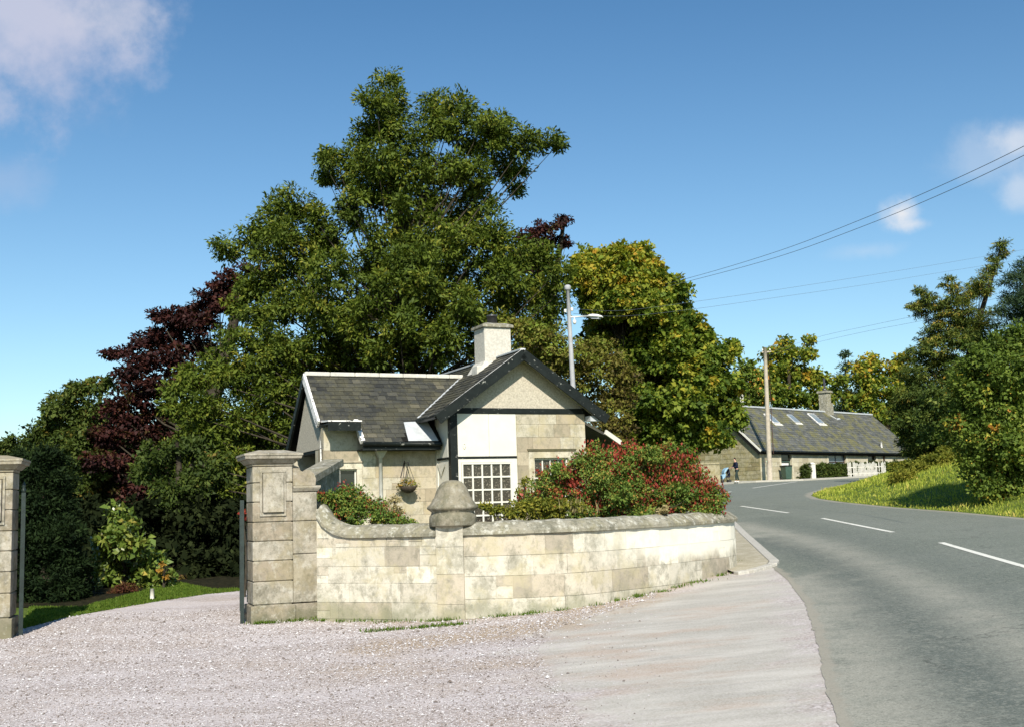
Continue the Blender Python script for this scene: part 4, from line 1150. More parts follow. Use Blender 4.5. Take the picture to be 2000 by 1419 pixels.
cpart('drainpipe', brown, lambda m: m.tube([CF(ru, -.1, CG), CF(ru, -.1, CE - .35)], .06, 8))
box_u = P(1447, 848, C0.y + 2.6)
cpart('alarm_box', M['white_paint'], lambda m: m.box(CF, -.14, -.02, 2.7, 3.0, CE + .35, CE + 1.0))

# low dark wall beside the cottage gable
mb = MB(); q = [G(1330, 946), G(1375, 945.5), G(1412, 944.5)]
for a, b in zip(q[:-1], q[1:]):
    a, b = a + Vector((0, .8, 0)), b + Vector((0, .8, 0)); mb.tint = rng.random()
    mb.beam(a + Vector((0, 0, .7)), b + Vector((0, 0, .7)), .35, 1.4); mb.tint = rng.random(); mb.beam(a + Vector((0, 0, 1.46)), b + Vector((0, 0, 1.46)), .45, .12)
tag(mb.build('roadside_wall', M['far_stone']), 'dark rubble wall under the yellow maple beside the cottage gable', 'wall')

# wheeled bin, gatepost, picket fence
def wheelie():
    p, z = uv(CF, 1537, 937, -.75); b = CF(p, -.75, 0); z0 = float(zbase(b.x, b.y)) + .06
    root = thing('wheelie_bin', (b.x, b.y, z0), 'green lidded wheelie bin in front of the cottage door', 'bin')
    F = Frame((b.x, b.y, 0), R(20))
    m = MB(); m.frustum(F, (-.24, .24, -.3, .25), (-.29, .29, -.36, .36), z0 + .06, z0 + .98); m.build('body', M['bin_green'], root, .02)
    m = MB(); m.frustum(F, (-.33, .33, -.4, .42), (-.3, .3, -.34, .38), z0 + .985, z0 + 1.07); m.build('lid', M['black_paint'], root, .02)
    for s in (-.26, .26):
        m = MB(); m.tube([F(s - .03, .3, z0 + .1), F(s + .03, .3, z0 + .1)], .1, 14); m.build('wheel', M['dark_metal'], root)
    m = MB(); m.tube([F(-.25, .42, z0 + .96), F(.25, .42, z0 + .96)], .018, 8); m.build('handle', M['dark_metal'], root)
wheelie()
gp = CF(uv(CF, 1589, 925, -1.9)[0], -1.9, 0)
m = MB(); Fg = Frame((gp.x, gp.y + .4, 0), R(30)); gz = zat(gp)
m.box(Fg, -.2, .2, -.2, .2, gz - .1, gz + 1.15); m.frustum(Fg, (-.24, .24, -.24, .24), (-.1, .1, -.1, .1), gz + 1.152, gz + 1.3)
tag(m.build('gatepost', M['white_paint'], None, .02), 'white gatepost at the end of the cottage hedge', 'gatepost')
def picket():
    a, b = CF(uv(CF, 1655, 915, -1.95)[0], -1.95, 0), CF(uv(CF, 1730, 915, -1.95)[0], -1.95, 0)
    a.z, b.z = zat(a), zat(b)
    root = thing('picket_fence', a, 'weathered white picket fence in front of the cottage hedge', 'fence')
    d = (b - a).normalized(); L = (b - a).length; rngp = random.Random(5)
    for h in (.3, .8):
        m = MB(); m.beam(a + Vector((0, .04, h)), b + Vector((0, .04, h)), .04, .08); m.build('rail', M['white_paint'], root)
    k = int(L / .2)
    for i in range(k):
        if rngp.random() < .1: continue
        p = a + (b - a) * ((i + .5) / k); hh = rngp.uniform(.95, 1.15)
        m = MB(); F = Frame((p.x, p.y, 0), math.atan2(d.y, d.x) ); m.box(F, -.055, .055, -.03, 0, p.z, p.z + hh); m.prism([F(-.055, -.03, p.z + hh + .002), F(.055, -.03, p.z + hh + .002), F(0, -.03, p.z + hh + .1)], F.v * .03)
        m.build('picket', M['white_paint'], root)
picket()

# ------------------------------------------------------------------ poles and cables
def pole(name, label, cat, top, bot, r0, r1, mat, group=None):
    z0 = float(zfull(bot.x, bot.y)); d = (bot - top); d = d / -d.z
    b = top + d * ((z0 - .3) - top.z) * 1.0
    b = top + (bot - top) * ((top.z - (z0 - .3)) / (top.z - bot.z))
    root = thing(name, b, label, cat, group)
    m = MB(); k = 6; m.tube([top.lerp(b, i / k) for i in range(k + 1)], [r0 + (r1 - r0) * i / k for i in range(k + 1)], 14); m.build('shaft', mat, root)
    return root, b
T1, B1 = P(1108.5, 559, 30.5), P(1119, 755, 30.5)
lp, _ = pole('lamp_post', 'leaning grey concrete lamp post rising behind the lodge roof', 'lamp post', T1, B1, .05, .10, M['pole_concrete'])
m = MB(); m.lathe(T1 + Vector((0, 0, -.02)), [(.06, -.1), (.09, -.06), (.09, .03), (.05, .06)], 12); m.build('cap', M['pole_concrete'], lp)
a, b = P(1113, 619, 30.5), P(1148, 617.5, 30.2); cL = P(1177, 618, 30.0)
m = MB(); m.tube([a, b], .022, 8); m.build('arm', M['lamp_white'], lp)
def lamp_head():
    d = (cL - b).normalized(); s = Vector((-d.y, d.x, 0)).normalized()
    m = MB(); n_ = 10; rows = []
    for i, (t, w, h0, h1) in enumerate([(0, .03, -.02, .02), (.12, .1, -.03, .05), (.35, .13, -.04, .07), (.7, .13, -.04, .06), (.92, .09, -.035, .03), (1, .03, -.03, 0)]):
        c = b.lerp(cL, t); rows.append(m.add([c + s * w * math.cos(k * math.pi / 5) + Vector((0, 0, (h1 if math.sin(k * math.pi / 5) > 0 else -h0) * math.sin(k * math.pi / 5))) for k in range(10)]))
    m.smooth = True
    for x, y in zip(rows[:-1], rows[1:]):
        for k in range(10): m.quad(x[k], x[(k + 1) % 10], y[(k + 1) % 10], y[k])
    m.smooth = False; m.quad(*rows[0]); m.quad(*rows[-1][::-1])
    h = m.build('lamp_head', M['lamp_white'], lp)
    m = MB(); m.beam(b.lerp(cL, .3) + Vector((0, 0, -.055)), b.lerp(cL, .8) + Vector((0, 0, -.055)), .14, .03); m.build('diffuser', M['lead'], h)
lamp_head()
m = MB(); q = P(1122, 626, 30.4); m.lathe(q, [(.02, -.1), (.05, -.06), (.05, 0), (.015, .03), (.015, .12)], 10); m.build('photocell', M['lamp_white'], lp)
for px, py in ((1104, 607), (1117, 604)):
    m = MB(); q = P(px, py, 30.5); m.lathe(q, [(.02, -.05), (.045, -.03), (.03, 0), (.045, .02), (.02, .05)], 10); m.build('insulator', M['lamp_white'], lp)
bp = G(1503.5, 939); T2 = P(1494, 678, bp.y - .1)
bp2 = bp + Vector((0, -.1, 0))
tp, _ = pole('telegraph_pole', 'tall pale wooden telegraph pole in front of the stone cottage', 'pole', T2, bp2, .13, .19, M['pole_wood'])
m = MB(); m.beam(T2 + Vector((-.25, 0, -.35)), T2 + Vector((.45, .1, -.3)), .08, .1); m.build('crossarm', M['pole_wood'], tp)
for k in range(2):
    m = MB(); m.lathe(T2 + Vector((-.2 + .55 * k, 0, -.25)), [(.03, 0), (.07, .03), (.04, .07), (.07, .1), (.03, .15)], 10); m.build('insulator', M['lamp_white'], tp)
m = MB(); m.tube([T2 + Vector((.2, -.1, -.4)), bp2 + Vector((.32, -.16, 2))], .03, 5); m.build('conduit', M['brown_paint'], tp)
def cable(pts, r, label, grp):
    pts = [P(*p) for p in pts]; m = MB(); m.tube(smooth_path(pts, 6), r, 5)
    tag(m.build('overhead_cable', M['cable']), label, 'cable', grp)
g1 = 'upper overhead cables'; g2 = 'middle overhead cables'; g3 = 'low overhead cables'
cable([(1180, 583, 46), (1340, 544, 40), (1520, 490, 34), (1700, 421, 28.5), (1860, 352, 24), (2000, 285, 21), (2180, 190, 17)], .007, 'thick dark cable crossing the upper sky, higher of the top pair', g1)
cable([(1180, 588, 46), (1340, 550, 40), (1520, 501, 34), (1700, 436, 28.5), (1860, 369, 24), (2000, 303, 21), (2180, 212, 17)], .007, 'thick dark cable crossing the upper sky, lower of the top pair', g1)
cable([(1118, 603, 30.5), (1215, 606, 35), (1340, 591, 38), (1520, 565, 42), (1700, 537, 47), (1860, 511, 52), (2100, 470, 60)], .0045, 'faint cable from the lamp post over the conifers, higher of the middle pair', g2)
cable([(1120, 612, 30.5), (1215, 617, 35), (1340, 605, 38), (1520, 580, 42), (1700, 554, 47), (1860, 528, 52), (2100, 490, 60)], .0045, 'faint cable from the lamp post over the conifers, lower of the middle pair', g2)
cable([(1494, 690, 85), (1600, 657, 82), (1700, 635, 78), (1800, 614, 74), (2050, 560, 66)], .008, 'faint cable leaving the telegraph pole, higher of the lowest pair', g3)
cable([(1496, 694, 85), (1600, 667, 82), (1700, 645, 78), (1800, 626, 74), (2050, 575, 66)], .008, 'faint cable leaving the telegraph pole, lower of the lowest pair', g3)

# white marker post on the lawn
q = G(297, 1171); m = MB(); F = Frame((q.x, q.y, 0), .2)
m.tube([Vector((q.x, q.y, zat(q) - .05)), Vector((q.x, q.y, zat(q) + .2))], .036, 10)
tag(m.build('marker_post', M['white_paint']), 'small white marker post at the edge of the lawn', 'post')
# ------------------------------------------------------------------ vegetation
DENS = 1.7
def unit(r, n):
    v = r.normal(size=(n, 3)); return v / np.linalg.norm(v, axis=1, keepdims=True)
def leaf_mesh(name, pos, axis, nrm, length, width, tint, mat, parent=None, fold=.18):
    """one small folded quad for each leaf"""
    n_ = len(pos)
    axis = axis / np.linalg.norm(axis, axis=1, keepdims=True)
    b = np.cross(axis, nrm); b /= np.linalg.norm(b, axis=1, keepdims=True) + 1e-9
    nn = np.cross(b, axis)
    L = np.broadcast_to(length, (n_,))[:, None]; Wd = np.broadcast_to(width, (n_,))[:, None]
    v = np.empty((n_, 4, 3), np.float32)
    v[:, 0] = pos - axis * L * .5
    v[:, 1] = pos + b * Wd * .5 + nn * Wd * fold - axis * L * .05
    v[:, 2] = pos + axis * L * .5 - nn * L * .12
    v[:, 3] = pos - b * Wd * .5 + nn * Wd * fold - axis * L * .05
    me = bpy.data.meshes.new(name)
    me.vertices.add(n_ * 4); me.vertices.foreach_set('co', v.ravel())
    me.loops.add(n_ * 4); me.loops.foreach_set('vertex_index', np.arange(n_ * 4, dtype=np.int32))
    me.polygons.add(n_); me.polygons.foreach_set('loop_start', np.arange(0, n_ * 4, 4, dtype=np.int32))
    try: me.polygons.foreach_set('loop_total', np.full(n_, 4, dtype=np.int32))
    except Exception: pass
    me.update(calc_edges=True)
    a = me.attributes.new('tint', 'FLOAT', 'POINT'); a.data.foreach_set('value', np.repeat(np.clip(tint, 0, 1), 4).astype(np.float32))
    me.materials.append(mat); me.validate()
    o = bpy.data.objects.new(name, me); COL.objects.link(o)
    if parent is not None: put(o, parent)
    return o

def tufts(r, clumps, rs, cover, depth_copies, flat=.8):
    """tuft centres spread over round clumps (x, y, z, radius); returns centres, radii, a tint for each, outward directions"""
    C, RR, TT, OUT = [], [], [], []
    for (x, y, z, rad, tnt) in clumps:
        cs = [(0, 1.0, 1.0)] + [(dy, .85, .8) for dy in depth_copies]
        for dy, sh, cv in cs:
            rr = rad * sh; k = max(3, int(DENS * cover * cv * (rr / rs) ** 2))
            d = unit(r, k); q = rr * (r.random(k) ** .38 * np.where(r.random(k) < .14, r.uniform(1.05, 1.5, k), 1.0))[:, None]
            jit = r.normal(size=3) * rad * (.25 if dy else 0)
            C.append(np.array([x, y + dy * rad, z]) + jit + d * q * [1, 1, flat]); OUT.append(d)
            RR.append(rs * r.uniform(.65, 1.25, k)); TT.append(np.clip(tnt + r.normal(size=k) * .17, 0, 1))
    return np.concatenate(C), np.concatenate(RR), np.concatenate(TT), np.concatenate(OUT)

def foliage(name, r, tc, per, leaf, width, mat, parent, up=.5, droop=.15, star=.8, squash=.75, tvar=.16):
    C, RR, TT, OUT = tc
    n_ = len(C) * per; i = np.repeat(np.arange(len(C)), per)
    d = unit(r, n_); q = (r.random(n_) ** .5)[:, None]
    pos = C[i] + d * q * RR[i][:, None] * [1, 1, squash]
    ax = d * star + r.normal(size=(n_, 3)) * .45 + OUT[i] * .35 + [0, 0, -droop]
    nr = r.normal(size=(n_, 3)) * .5 + [0, -.1, up] + d * .85 + OUT[i] * .3
    L = leaf * r.choice([.55, .8, 1.0, 1.35], n_) * r.uniform(.8, 1.2, n_)
    return leaf_mesh(name, pos, ax, nr, L, L * width, TT[i] + r.normal(size=n_) * tvar, mat, parent)

def limb_mesh(r, base, top, r0, ends, mat, parent, name='trunk', bend=.1):
    m = MB(); base, top = Vector(base), Vector(top); k = 9
    side = Vector((r.normal(), r.normal(), 0)) * bend
    spine = [base.lerp(top, i / k) + side * math.sin(math.pi * i / k) * (top - base).length * .15 for i in range(k + 1)]
    m.tube(spine, [r0 * (1.45 if i == 0 else 1) * (1 - .85 * i / k) + .012 for i in range(k + 1)], 9)
    for e in ends:
        e = Vector(e); h = (e.z - base.z) / max(.1, top.z - base.z)
        t = min(.95, max(.12, h * .72 - .05 + r.uniform(-.06, .06)))
        s = spine[int(t * k)].lerp(spine[min(k, int(t * k) + 1)], t * k - int(t * k))
        mid = s.lerp(e, .5) + Vector((r.normal() * .1, r.normal() * .1, -.08 * (e - s).length + .1 * r.normal()))
        rr = max(.010, r0 * .17 * (1 - .7 * t))
        m.tube([s, s.lerp(mid, .5) + Vector((0, 0, .02)), mid, mid.lerp(e, .55), e], [rr, rr * .8, rr * .6, rr * .4, rr * .15], 5, False)
    return m.build(name, mat, parent)

def tree(name, label, cat, D, px_clumps, rs, cover, per, leaf, width, mat, base_px, seed, depth=(.9, -.7), trunk=.3, bark='bark', zspread=.35,
         group=None, up=.5, droop=.15, star=.8, flat=.8, squash=.75, limbs=True, ground=zfull, top=None, crown='crown', tint=None, tvar=.16):
    r = np.random.default_rng(seed)
    cl = []
    zs = [c[1] for c in px_clumps]; zmin, zmax = min(zs), max(zs)
    for c in px_clumps:
        px, py, rp = c[:3]; dd = c[3] if len(c) > 3 else r.normal() * zspread * (rp * D / FPX) * 1.2
        p = P(px, py, D + dd); cl.append((p.x, p.y, p.z, rp * (D + dd) / FPX, c[4] if len(c) > 4 else (tint(px, py) if tint else .5)))
    b = P(base_px, 950, D); b.z = float(ground(b.x, b.y))
    root = thing(name, b, label, cat, group)
    tc = tufts(r, cl, rs, cover, depth, flat)
    foliage(crown, r, tc, per, leaf, width, M[mat], root, up, droop, star, squash, tvar)
    if trunk:
        tp = top if top is not None else max((c for c in cl), key=lambda c: c[2])[:3]
        ends = [c[:3] for c in cl]
        limb_mesh(r, (b.x, b.y, b.z - .2), tp, trunk, ends if limbs else [], M[bark], root)
    return root

M['leaf_oak'] = m_leaf('leaf_oak', [(0, (0.037, 0.060, 0.010)), (.45, (0.090, 0.129, 0.018)), (.8, (0.147, 0.183, 0.024)), (1, (0.244, 0.231, 0.035))], .28)
M['leaf_beech'] = m_leaf('leaf_beech', [(0, (0.018, 0.011, 0.011)), (.5, (0.044, 0.015, 0.015)), (.85, (0.078, 0.025, 0.018)), (1, (0.065, 0.057, 0.018))], .22)
M['leaf_green'] = m_leaf('leaf_green', [(0, (0.032, 0.052, 0.011)), (.5, (0.069, 0.100, 0.020)), (.85, (0.106, 0.135, 0.027)), (1, (0.185, 0.135, 0.031))], .28)
M['leaf_yew'] = m_leaf('leaf_yew', [(0, (0.006, 0.012, 0.005)), (.5, (0.011, 0.022, 0.007)), (1, (0.022, 0.038, 0.011))], .08, .7, .08)
M['leaf_laurel'] = m_leaf('leaf_laurel', [(0, (0.072, 0.123, 0.020)), (.5, (0.136, 0.196, 0.033)), (.85, (0.240, 0.261, 0.055)), (1, (0.384, 0.304, 0.066))], .2, .35, .5)
M['leaf_maple'] = m_leaf('leaf_maple', [(0, (0.050, 0.090, 0.014)), (.30, (0.134, 0.196, 0.026)), (.55, (0.246, 0.280, 0.036)), (.8, (0.426, 0.370, 0.045)), (1, (0.448, 0.258, 0.030))], .35)
M['leaf_hawthorn'] = m_leaf('leaf_hawthorn', [(0, (0.059, 0.043, 0.018)), (.4, (0.137, 0.115, 0.026)), (.7, (0.190, 0.187, 0.033)), (1, (0.190, 0.245, 0.039))], .28)
M['leaf_conifer'] = m_leaf('leaf_conifer', [(0, (0.039, 0.067, 0.014)), (.5, (0.089, 0.125, 0.025)), (.85, (0.176, 0.198, 0.035)), (1, (0.324, 0.232, 0.044))], .2)
M['leaf_blue'] = m_leaf('leaf_blue', [(0, (0.019, 0.041, 0.022)), (.5, (0.041, 0.074, 0.035)), (1, (0.072, 0.114, 0.050))], .2)
M['leaf_hazel'] = m_leaf('leaf_hazel', [(0, (0.059, 0.096, 0.017)), (.5, (0.125, 0.184, 0.030)), (.82, (0.193, 0.242, 0.040)), (.93, (0.539, 0.426, 0.061)), (1, (0.635, 0.290, 0.061))], .3)
M['leaf_fuchsia'] = m_leaf('leaf_fuchsia', [(0, (0.059, 0.115, 0.023)), (.5, (0.129, 0.204, 0.039)), (.85, (0.238, 0.280, 0.052)), (1, (0.397, 0.214, 0.057))], .25)
M['petal_red'] = m_leaf('petal_red', [(0, (0.18, 0.028, 0.022)), (.5, (0.36, 0.050, 0.035)), (1, (0.46, 0.12, 0.06))], .35, .5, .3)
M['leaf_lime'] = m_leaf('leaf_lime', [(0, (0.090, 0.115, 0.018)), (.5, (0.192, 0.207, 0.030)), (1, (0.360, 0.310, 0.050))], .35)
M['leaf_rust'] = m_leaf('leaf_rust', [(0, (0.07, 0.022, 0.016)), (.5, (0.125, 0.045, 0.028)), (1, (0.16, 0.12, 0.035))], .3)
M['petal_orange'] = m_leaf('petal_orange', [(0, (0.26, 0.13, 0.02)), (1, (0.46, 0.27, 0.05))], .3)
M['straw'] = m_leaf('straw', [(0, (0.30, 0.24, 0.11)), (1, (0.48, 0.40, 0.22))], .2)
M['grass_blade'] = m_leaf('grass_blade', [(0, (0.205, 0.281, 0.039)), (.5, (0.399, 0.459, 0.066)), (.8, (0.576, 0.558, 0.108)), (1, (0.987, 0.715, 0.254))], .4)
M['lawn_blade'] = m_leaf('lawn_blade', [(0, (0.063, 0.125, 0.015)), (.6, (0.119, 0.194, 0.024)), (1, (0.196, 0.237, 0.039))], .4)

M['leaf_painted_shade'] = m_leaf('leaf_painted_shade', [(0, (0.008, 0.012, 0.005)), (.5, (0.020, 0.026, 0.010)), (1, (0.035, 0.045, 0.015))], .08, .9, .02)  # near-black leaf colour, the shade under the trees painted in
# -- the tall oak behind the lodge
OAK = [(752, 160, 30), (735, 195, 34), (765, 200, 34), (742, 235, 40), (712, 265, 26), (770, 265, 38), (735, 310, 42), (718, 330, 26), (780, 310, 36),
       (850, 198, 32), (890, 200, 30), (915, 218, 24), (868, 245, 36), (830, 240, 34), (945, 240, 36), (975, 240, 30), (905, 275, 36), (950, 280, 36), (995, 268, 30), (1030, 272, 24), (1062, 276, 18), (1090, 282, 11),
       (1000, 300, 28), (1015, 330, 22, 1.5), (1008, 362, 16, 1.5), (975, 330, 34, 1), (925, 325, 36), (935, 368, 30, .5), (890, 330, 40), (955, 400, 28), (910, 400, 36),
       (830, 300, 40), (800, 345, 48), (850, 350, 44), (760, 345, 40), (790, 400, 50), (850, 410, 48), (740, 390, 36),
       (650, 305, 28), (685, 308, 32), (632, 318, 18), (668, 340, 28), (712, 350, 38), (690, 380, 30), (640, 350, 10), (675, 410, 26), (700, 430, 30),
       (585, 385, 30), (560, 405, 34), (610, 420, 34), (530, 415, 28), (520, 450, 34), (485, 465, 26), (455, 478, 22), (428, 482, 16), (560, 455, 44), (610, 465, 44), (650, 470, 36), (500, 490, 28), (545, 505, 44), (595, 520, 50), (650, 530, 50), (520, 550, 44), (480, 560, 34),
       (730, 470, 40), (790, 465, 50), (760, 560, 44, -2), (830, 570, 44, -2), (900, 600, 40, -2), (720, 600, 40, -2), (780, 640, 44, -2), (860, 650, 40, -2), (690, 650, 40, -1.5), (820, 500, 44, -2), (740, 690, 36, -1.5), (850, 460, 50), (905, 445, 46), (955, 450, 36), (985, 480, 40), (1030, 500, 36), (1065, 515, 32), (1090, 530, 26), (930, 500, 56), (865, 525, 60), (790, 530, 60), (720, 545, 50), (985, 540, 50), (1050, 560, 46), (1095, 570, 34), (1000, 590, 44), (1075, 610, 36),
       (570, 590, 56), (640, 600, 56), (700, 620, 50), (510, 620, 50), (470, 600, 30), (770, 600, 54), (840, 600, 54), (910, 590, 54), (960, 630, 40), (1010, 640, 36), (1060, 650, 34),
       (460, 665, 36), (520, 690, 50), (590, 670, 54), (655, 680, 50), (720, 690, 48), (790, 680, 50), (860, 670, 50), (920, 670, 44), (880, 730, 34, 1.2), (810, 725, 34, 1), (740, 715, 26, 1),
       (415, 710, 34, -1), (385, 735, 32, -1.5), (455, 735, 46, -1), (520, 760, 50, -.5), (580, 760, 44, 0), (350, 765, 28, -2), (400, 790, 44, -1.5), (470, 810, 50, -1), (540, 830, 44, 0), (340, 800, 26, -2), (400, 850, 40, -1.5), (450, 890, 44, -1), (520, 900, 40, 0), (375, 905, 32, -2), (340, 940, 26, -2.2), (410, 950, 38, -1.8), (320, 965, 20, -2.4), (375, 985, 30, -2.2), (435, 1005, 30, -1.5), (455, 955, 34, -1), (415, 1040, 22, -1.8), (450, 1050, 30, 0), (500, 980, 44, .5), (540, 960, 44, 1), (580, 880, 50, 1.5), (600, 820, 50, 1.5), (480, 1040, 36, 1), (400, 920, 40, 1.5), (350, 870, 36, 1), (430, 850, 44, 1.5), (380, 820, 36, 1), (480, 730, 44, 1), (300, 900, 20, -2), (560, 1000, 40, 2), (570, 720, 50, 2), (540, 700, 50, 2), (560, 780, 50, 2.5), (590, 850, 44, 2.5), (510, 840, 50, 2), (540, 920, 50, 2.5), (490, 930, 50, 2), (620, 730, 44, 2), (660, 720, 40, 2), (700, 720, 36, 2), (460, 970, 44, 1.5), (420, 1000, 40, 1.5)]
tree('oak_tree', 'tall spreading dark green oak towering behind the lodge', 'tree', 36, OAK, .38, 2.5, 60, .15, .40, 'leaf_oak', 800, 3, (1.3, -.5), .42, zspread=.8, top=P(752, 190, 36), star=1.0, flat=.85)

BEECH = [(455, 545, 26), (485, 522, 16), (430, 565, 28), (405, 590, 30), (370, 600, 24), (345, 618, 30), (310, 618, 22), (390, 630, 36), (330, 650, 34), (295, 660, 28), (265, 680, 24), (235, 690, 18), (212, 690, 12), (400, 680, 40), (340, 700, 40), (280, 715, 34), (240, 735, 24), (310, 755, 44), (380, 740, 40), (260, 775, 40), (225, 800, 34), (320, 810, 48), (270, 840, 44), (210, 850, 40), (320, 870, 46), (255, 900, 46), (200, 900, 40), (330, 930, 44), (270, 960, 44), (300, 1010, 40), (350, 1000, 40), (240, 990, 36), (390, 1050, 36), (330, 1060, 40), (440, 600, 30), (460, 580, 26)]
tree('copper_beech', 'dark purple copper beech on the left of the oak', 'tree', 40.5, BEECH, .38, 4.2, 44, .15, .6, 'leaf_beech', 330, 5, (1.1,), .5, zspread=.7, up=.9, star=.9, flat=.6, squash=.5)
BEECH2 = [(1030, 462, 26), (1060, 448, 22), (1085, 436, 14), (1102, 428, 8), (1090, 470, 16), (1105, 478, 9), (1060, 480, 26), (1020, 490, 26), (1000, 520, 36), (1050, 520, 30)]
tree('copper_beech', 'purple copper beech tip showing past the right edge of the oak', 'tree', 47, BEECH2, .36, 4, 40, .15, .6, 'leaf_beech', 1010, 6, (1.0,), .4, zspread=.7, up=.9, star=.9, flat=.6, squash=.5)
LEFTG = [(185, 755, 22), (205, 745, 16), (150, 765, 26), (120, 775, 22), (100, 800, 26), (140, 810, 36), (185, 800, 36), (90, 835, 26), (70, 860, 20), (120, 850, 36), (170, 850, 40), (100, 890, 36), (150, 905, 44), (60, 900, 24), (200, 920, 40), (110, 945, 44), (160, 970, 44), (215, 980, 40), (70, 960, 40), (190, 1030, 44), (120, 1030, 44), (240, 1040, 40), (150, 860, 40, -2), (180, 900, 40, -2), (120, 900, 36, -2), (150, 940, 40, -2), (100, 960, 36, -1.5)]
tree('broadleaf_tree', 'dark green round-headed tree left of the copper beech', 'tree', 42, LEFTG, .36, 4.0, 48, .16, .55, 'leaf_green', 150, 8, (1.1,), .22, zspread=.7, up=.8, flat=.7)
LEFTB = [(20, 866, 20), (0, 880, 26), (45, 880, 22), (-30, 890, 34), (20, 905, 34), (60, 920, 34), (-20, 940, 44), (30, 960, 44), (0, 1010, 44), (60, 1010, 44), (-60, 960, 50), (20, 1070, 50)]
tree('broadleaf_tree', 'low dark tree peeping over the edge gate pier', 'tree', 46, LEFTB, .36, 4.0, 44, .15, .55, 'leaf_green', 0, 9, (1.0,), .3, zspread=.6, up=.8, tint=lambda x, y: .35)
# clipped yew
YEW = [(75, 905, 45), (40, 930, 45), (95, 935, 40), (70, 970, 54), (108, 985, 42), (30, 1000, 55), (84, 1040, 58), (122, 1040, 42), (40, 1070, 60), (98, 1100, 58), (134, 1100, 36), (60, 1130, 60), (118, 1150, 42), (40, 1170, 44), (88, 1175, 42), (140, 1150, 28)]
tree('clipped_yew', 'dark clipped yew bulging beside the open gate leaf', 'hedge', 20.5, YEW, .17, 5.0, 60, .085, .3, 'leaf_yew', 95, 12, (.8,), .14, zspread=.25, up=.3, star=1.2, droop=-.1, crown='foliage', tint=lambda x, y: .5)
LAUREL = [(232, 1000, 18), (240, 1025, 24), (215, 1050, 28), (255, 1055, 30), (205, 1085, 28), (245, 1090, 36), (285, 1085, 30), (215, 1125, 32), (260, 1130, 36), (300, 1125, 30), (200, 1155, 18), (320, 1140, 22), (285, 1155, 20)]
tree('laurel_bush', 'light green broad-leaved bush between the yew and the lawn', 'shrub', 22.6, LAUREL, .2, 4.6, 26, .13, .62, 'leaf_laurel', 250, 14, (.8,), .03, zspread=.6, up=.4, crown='foliage')
tree('acer_shrub', 'low reddish-brown acer on the lawn beside the white marker', 'shrub', 21.5, [(240, 1150, 16), (225, 1156, 14), (258, 1156, 14), (240, 1162, 18)], .10, 5, 30, .05, .35, 'leaf_rust', 240, 15, (.5,), .03, up=.8, crown='foliage', flat=.6)
tree('acer_shrub', 'small green and rust shrub at the back of the lawn', 'shrub', 24.0, [(350, 1135, 16), (335, 1142, 12), (365, 1140, 13), (352, 1148, 16)], .11, 5, 30, .06, .4, 'leaf_rust', 352, 16, (.5,), .03, up=.8, crown='foliage', flat=.6, tint=lambda x, y: .85)
tree('flower_clump', 'orange-yellow flowering clump beside the light green bush', 'plant', 22.0, [(320, 1100, 5), (317, 1114, 6), (324, 1126, 6)], .07, 2.2, 16, .06, .6, 'petal_orange', 320, 17, (), .02, crown='foliage')
tree('flower_clump', 'bright red flowers in the deep shade by the gate leaf', 'plant', 27, [(456, 1126, 6), (462, 1124, 5)], .06, 5, 26, .06, .7, 'petal_red', 459, 18, (), .02, crown='foliage')
tree('flower_clump', 'red flowers high beside the panelled gate pier', 'plant', 20, [(474, 1000, 5), (476, 1012, 5)], .05, 5, 20, .05, .7, 'petal_red', 475, 28, (), .015, crown='foliage')
# pale trunk in the shade of the oak
b = P(352, 1140, 29); b.z = float(zfull(b.x, b.y)); root = thing('shade_tree', b, 'small dark tree in the shade at the back of the lawn', 'tree')
m = MB(); m.tube([b + Vector((0, 0, -.2)), b + Vector((0, 0, .15)), b + Vector((-.03, .05, .6)), b + Vector((.02, .1, 1.4)), b + Vector((-.06, .15, 1.9)), b + Vector((-.12, .2, 2.5)), b + Vector((-.2, .3, 3.1))], [.30, .22, .17, .14, .11, .08, .05], 10)
for e in ((-1.0, .4, 2.7), (.9, .3, 2.8), (.2, 1, 3.3)): m.tube([b + Vector((-.03, .12, 1.5)), b + Vector((e[0] * .5, e[1], e[2] * .85)), b + Vector(e)], [.09, .06, .03], 6)
m.build('trunk', M['bark'], root)
foliage('crown', np.random.default_rng(2), tufts(np.random.default_rng(3), [(b.x + e[0], b.y + e[1], b.z + e[2], .5, .3) for e in ((-.9, .3, 2.3), (.8, .2, 2.3), (.1, .6, 2.8), (-.2, -.35, 1.7), (.45, -.3, 1.9), (-.6, -.2, 2.7))], .28, 3.0, (.8,)), 40, .13, .5, M['leaf_green'], root)
# dense wood behind the lawn, deep shade painted into its leaves
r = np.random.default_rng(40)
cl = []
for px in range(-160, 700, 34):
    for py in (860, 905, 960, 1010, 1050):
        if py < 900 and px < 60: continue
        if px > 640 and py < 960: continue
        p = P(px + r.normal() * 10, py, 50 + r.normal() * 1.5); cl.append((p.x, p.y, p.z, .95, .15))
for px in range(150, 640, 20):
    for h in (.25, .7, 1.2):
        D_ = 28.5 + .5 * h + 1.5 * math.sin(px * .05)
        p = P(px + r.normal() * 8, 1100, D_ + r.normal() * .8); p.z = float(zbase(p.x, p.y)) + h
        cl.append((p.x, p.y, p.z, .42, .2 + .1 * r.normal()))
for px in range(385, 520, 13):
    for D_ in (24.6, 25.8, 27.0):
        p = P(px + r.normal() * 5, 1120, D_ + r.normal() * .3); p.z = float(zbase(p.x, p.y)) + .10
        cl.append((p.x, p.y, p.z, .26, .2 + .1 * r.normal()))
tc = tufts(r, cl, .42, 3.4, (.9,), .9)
o = foliage('woodland', r, tc, 40, .17, .6, M['leaf_painted_shade'], None)
